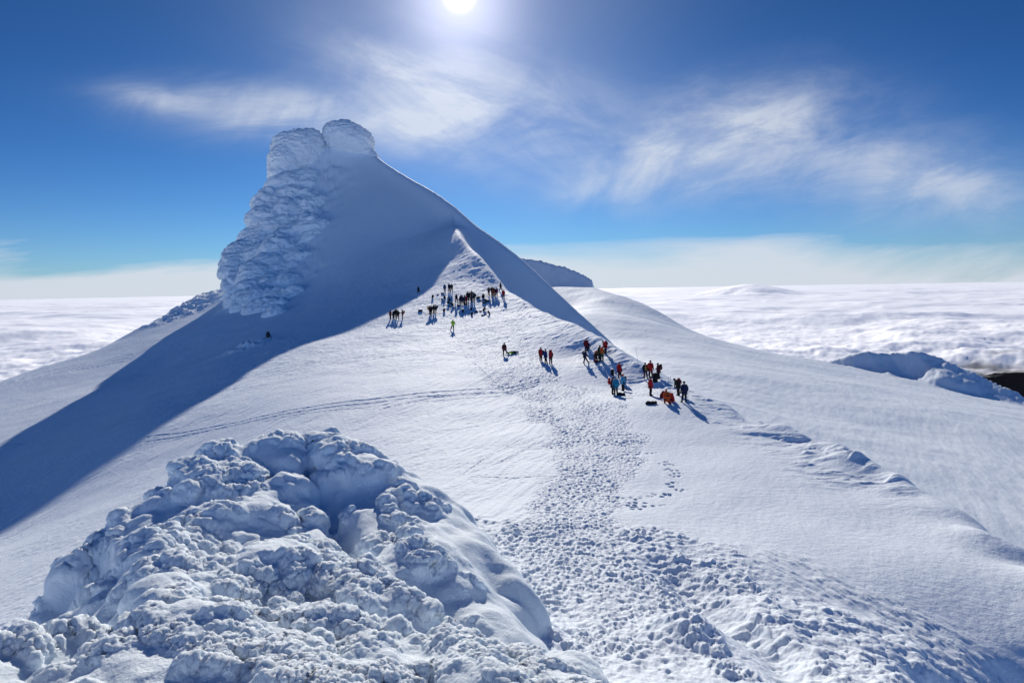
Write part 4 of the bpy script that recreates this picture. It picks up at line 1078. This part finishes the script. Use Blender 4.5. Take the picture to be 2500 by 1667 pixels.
def flat_item(q, label, cat, name, yaw, build, m, parts=()):
    t = empty(name, at(q) + Vector((0,0,.03)), R(yaw))
    for pn, f, c in build: link_part(pn, f, c, t)
    return tag(t, label, cat)
bm = bmesh.new(); tube_into(bm, [(-.45,0,.02),(.25,0,.02)], .02, 8); _h1 = bm_mesh('handle', bm)
bm = bmesh.new(); tube_into(bm, [(.25,-.16,.03),(.26,0,.03),(.25,.10,.03)], [.008,.022,.02], 8); _h2 = bm_mesh('axe_head', bm)
flat_item(Z3(685,812), 'ice axe lying on the snow below the pale blue jacket', 'ice axe', 'ice_axe', -15, [('handle', _h1, 'black'), ('axe_head', _h2, 'metal')], None)
bm = bmesh.new(); tube_into(bm, [(-.5,0,.02),(.35,0,.02)], .022, 8); _s1 = bm_mesh('handle', bm)
bm = sect_loft([(0,.10,.13,0),(.02,.13,.16,0),(.035,.10,.13,0)], 16); bmesh.ops.translate(bm, vec=(.48,0,.01), verts=bm.verts); _s2 = bm_mesh('blade', bm)
flat_item(Z3(525,630), 'snow shovel lying behind the teal jacket', 'shovel', 'snow_shovel', 15, [('handle', _s1, 'black'), ('blade', _s2, 'charcoal')], None)
def mat_roll():
    bm = bmesh.new(); tube_into(bm, [(-.30,0,.09),(.30,0,.09)], .09, 14); a = bm_mesh('roll', bm)
    bm = bmesh.new()
    for s in (-.16, .16): tube_into(bm, [(s-.012,0,.09),(s+.012,0,.09)], .094, 14)
    return a, bm_mesh('strap', bm)
MR = mat_roll()
for q, yaw, label in [(Z1(1003,406), 8, 'dark rolled mat lying left of the sea green trousers'), (Z1(1272,626), 20, 'dark rolled mat lying lowest of the things left of the cluster'),
                      (Z1(1705,496), 0, 'dark rolled mat lying left of the packs below the sitting person'), (Z1(1700,672), -10, 'dark rolled mat left of the largest pack below the lip group'),
                      (Z1(1736,740), 10, 'dark rolled mat lowest of all things below the cluster'), (Z1(1782,724), -15, 'dark rolled mat left of the blue pack at the right end'),
                      (Z1(1176,580), 5, 'dark rolled mat under the stack of packs left of the cluster'), (Z1(1212,602), 30, 'short dark roll at the foot of the line left of the cluster'),
                      (Z1(1180,442), 12, 'dark rolled mat in the shadow of the two navy climbers above the cluster')]:
    t = empty('sleeping_mat', at(q) + Vector((0,0,-.02)), R(yaw)); t.scale = (.9,.9,.9)
    link_part('roll', MR[0], 'charcoal', t); link_part('strap', MR[1], 'black', t); tag(t, label, 'rolled mat', 'rolled mats lying on the snow')
# rope from the red jacket at the ridge end down to the long red jacket
def rope_obj(pts, label):
    P3 = []
    for a, b in zip(pts[:-1], pts[1:]):
        for k in range(10):
            t = k / 10; P3.append(at((a[0] + (b[0]-a[0]) * t, a[1] + (b[1]-a[1]) * t)) + Vector((0,0,.012)))
    bm = bmesh.new(); tube_into(bm, P3, .014, 6)
    me = bm_mesh('rope', bm); me.materials.append(mat('grey')); o = bpy.data.objects.new('rope', me); COL.objects.link(o)
    return tag(o, label, 'rope')
rope_obj([Z2(2075,480), Z2(2150,590), Z2(2260,690)], 'thin grey rope lying from the leaning red jacket down to the long red jacket')

# the navy jacket's yellow front
def front_panel():
    for o in bpy.data.objects:
        if o.name.startswith('person') and o.get('label','').startswith('person in a navy jacket open'):
            j = POSES['relaxed']
            bm = bmesh.new()
            secs = [(.90,.07,.06),(1.05,.075,.07),(1.25,.075,.07),(1.42,.055,.05)]
            rings = []
            for z, a, b in secs: rings.append([bm.verts.new((a * math.cos(t), -.165 + b * math.sin(t) , z)) for t in [2*math.pi*k/12 for k in range(12)]])
            for i in range(3):
                for k in range(12): bm.faces.new((rings[i][k], rings[i][(k+1)%12], rings[i+1][(k+1)%12], rings[i+1][k]))
            bm.faces.new(rings[0]); bm.faces.new(rings[-1])
            link_part('waistcoat', bm_mesh('waistcoat', bm), 'yellow', o)
            return
front_panel()

# ------------------------------------------------------------------ snowmobile in the shade
def snowmobile(q, yaw):
    t = empty('snowmobile', at(q), R(yaw))
    def part(n, bm, m, p=t): return link_part(n, bm_mesh(n, bm), m, p)
    def loft_y(secs, n=18, pw=2.6):
        bm = bmesh.new(); rings = []
        for y, a, b, zc in secs:
            rings.append([bm.verts.new((a * math.copysign(abs(math.cos(2*math.pi*k/n)) ** (2/pw), math.cos(2*math.pi*k/n)), y, zc + b * math.copysign(abs(math.sin(2*math.pi*k/n)) ** (2/pw), math.sin(2*math.pi*k/n)))) for k in range(n)])
        for i in range(len(rings) - 1):
            for k in range(n): bm.faces.new((rings[i][k], rings[i][(k+1)%n], rings[i+1][(k+1)%n], rings[i+1][k]))
        bm.faces.new(rings[0]); bm.faces.new(rings[-1]); return bm
    part('hood', loft_y([(-1.35,.12,.06,.42),(-1.2,.30,.14,.45),(-.8,.40,.24,.52),(-.4,.38,.30,.60),(-.15,.28,.26,.64)]), 'black')
    part('seat', loft_y([(-.2,.16,.10,.66),(0,.19,.13,.70),(.6,.20,.13,.72),(1.1,.18,.12,.74),(1.2,.12,.07,.74)]), 'charcoal')
    part('track', loft_y([(-.6,.19,.10,.14),(-.45,.20,.16,.18),(.5,.20,.18,.20),(1.2,.20,.18,.20),(1.42,.20,.10,.22)]), 'black')
    bm = bmesh.new(); 
    v = [bm.verts.new(p) for p in [(-.30,-.55,.82),(.30,-.55,.82),(.22,-.32,1.22),(-.22,-.32,1.22),(-.30,-.53,.82),(.30,-.53,.82),(.22,-.30,1.22),(-.22,-.30,1.22)]]
    for f in [(0,1,2,3),(7,6,5,4),(0,4,5,1),(1,5,6,2),(2,6,7,3),(3,7,4,0)]: bm.faces.new([v[i] for i in f])
    part('windscreen', bm, 'grey')
    bm = bmesh.new(); tube_into(bm, [(-.42,-.18,1.02),(-.15,-.22,1.02),(.15,-.22,1.02),(.42,-.18,1.02)], .022, 8); part('handlebar', bm, 'black')
    for s in (-1, 1):
        bm = bmesh.new(); tube_into(bm, [(s*.48,-1.65,.22),(s*.48,-1.45,.08),(s*.48,-1.1,.05),(s*.48,-.5,.05)], [.03,.05,.06,.05], 8); sk = part('ski', bm, 'black')
        bm = bmesh.new(); tube_into(bm, [(s*.48,-.95,.08),(s*.46,-.92,.40),(s*.25,-.85,.46)], .028, 6); link_part('strut', bm_mesh('strut', bm), 'metal', sk)
        bm = sect_loft([(0,.07,.04,0),(.05,.08,.05,0),(.10,.06,.03,0)], 12); bmesh.ops.translate(bm, vec=(s*.17,-1.22,.46), verts=bm.verts); part('headlight', bm, 'white')
    return tag(t, 'black snowmobile parked alone in the shadow below the peak', 'snowmobile')
snowmobile((615,775), 28)
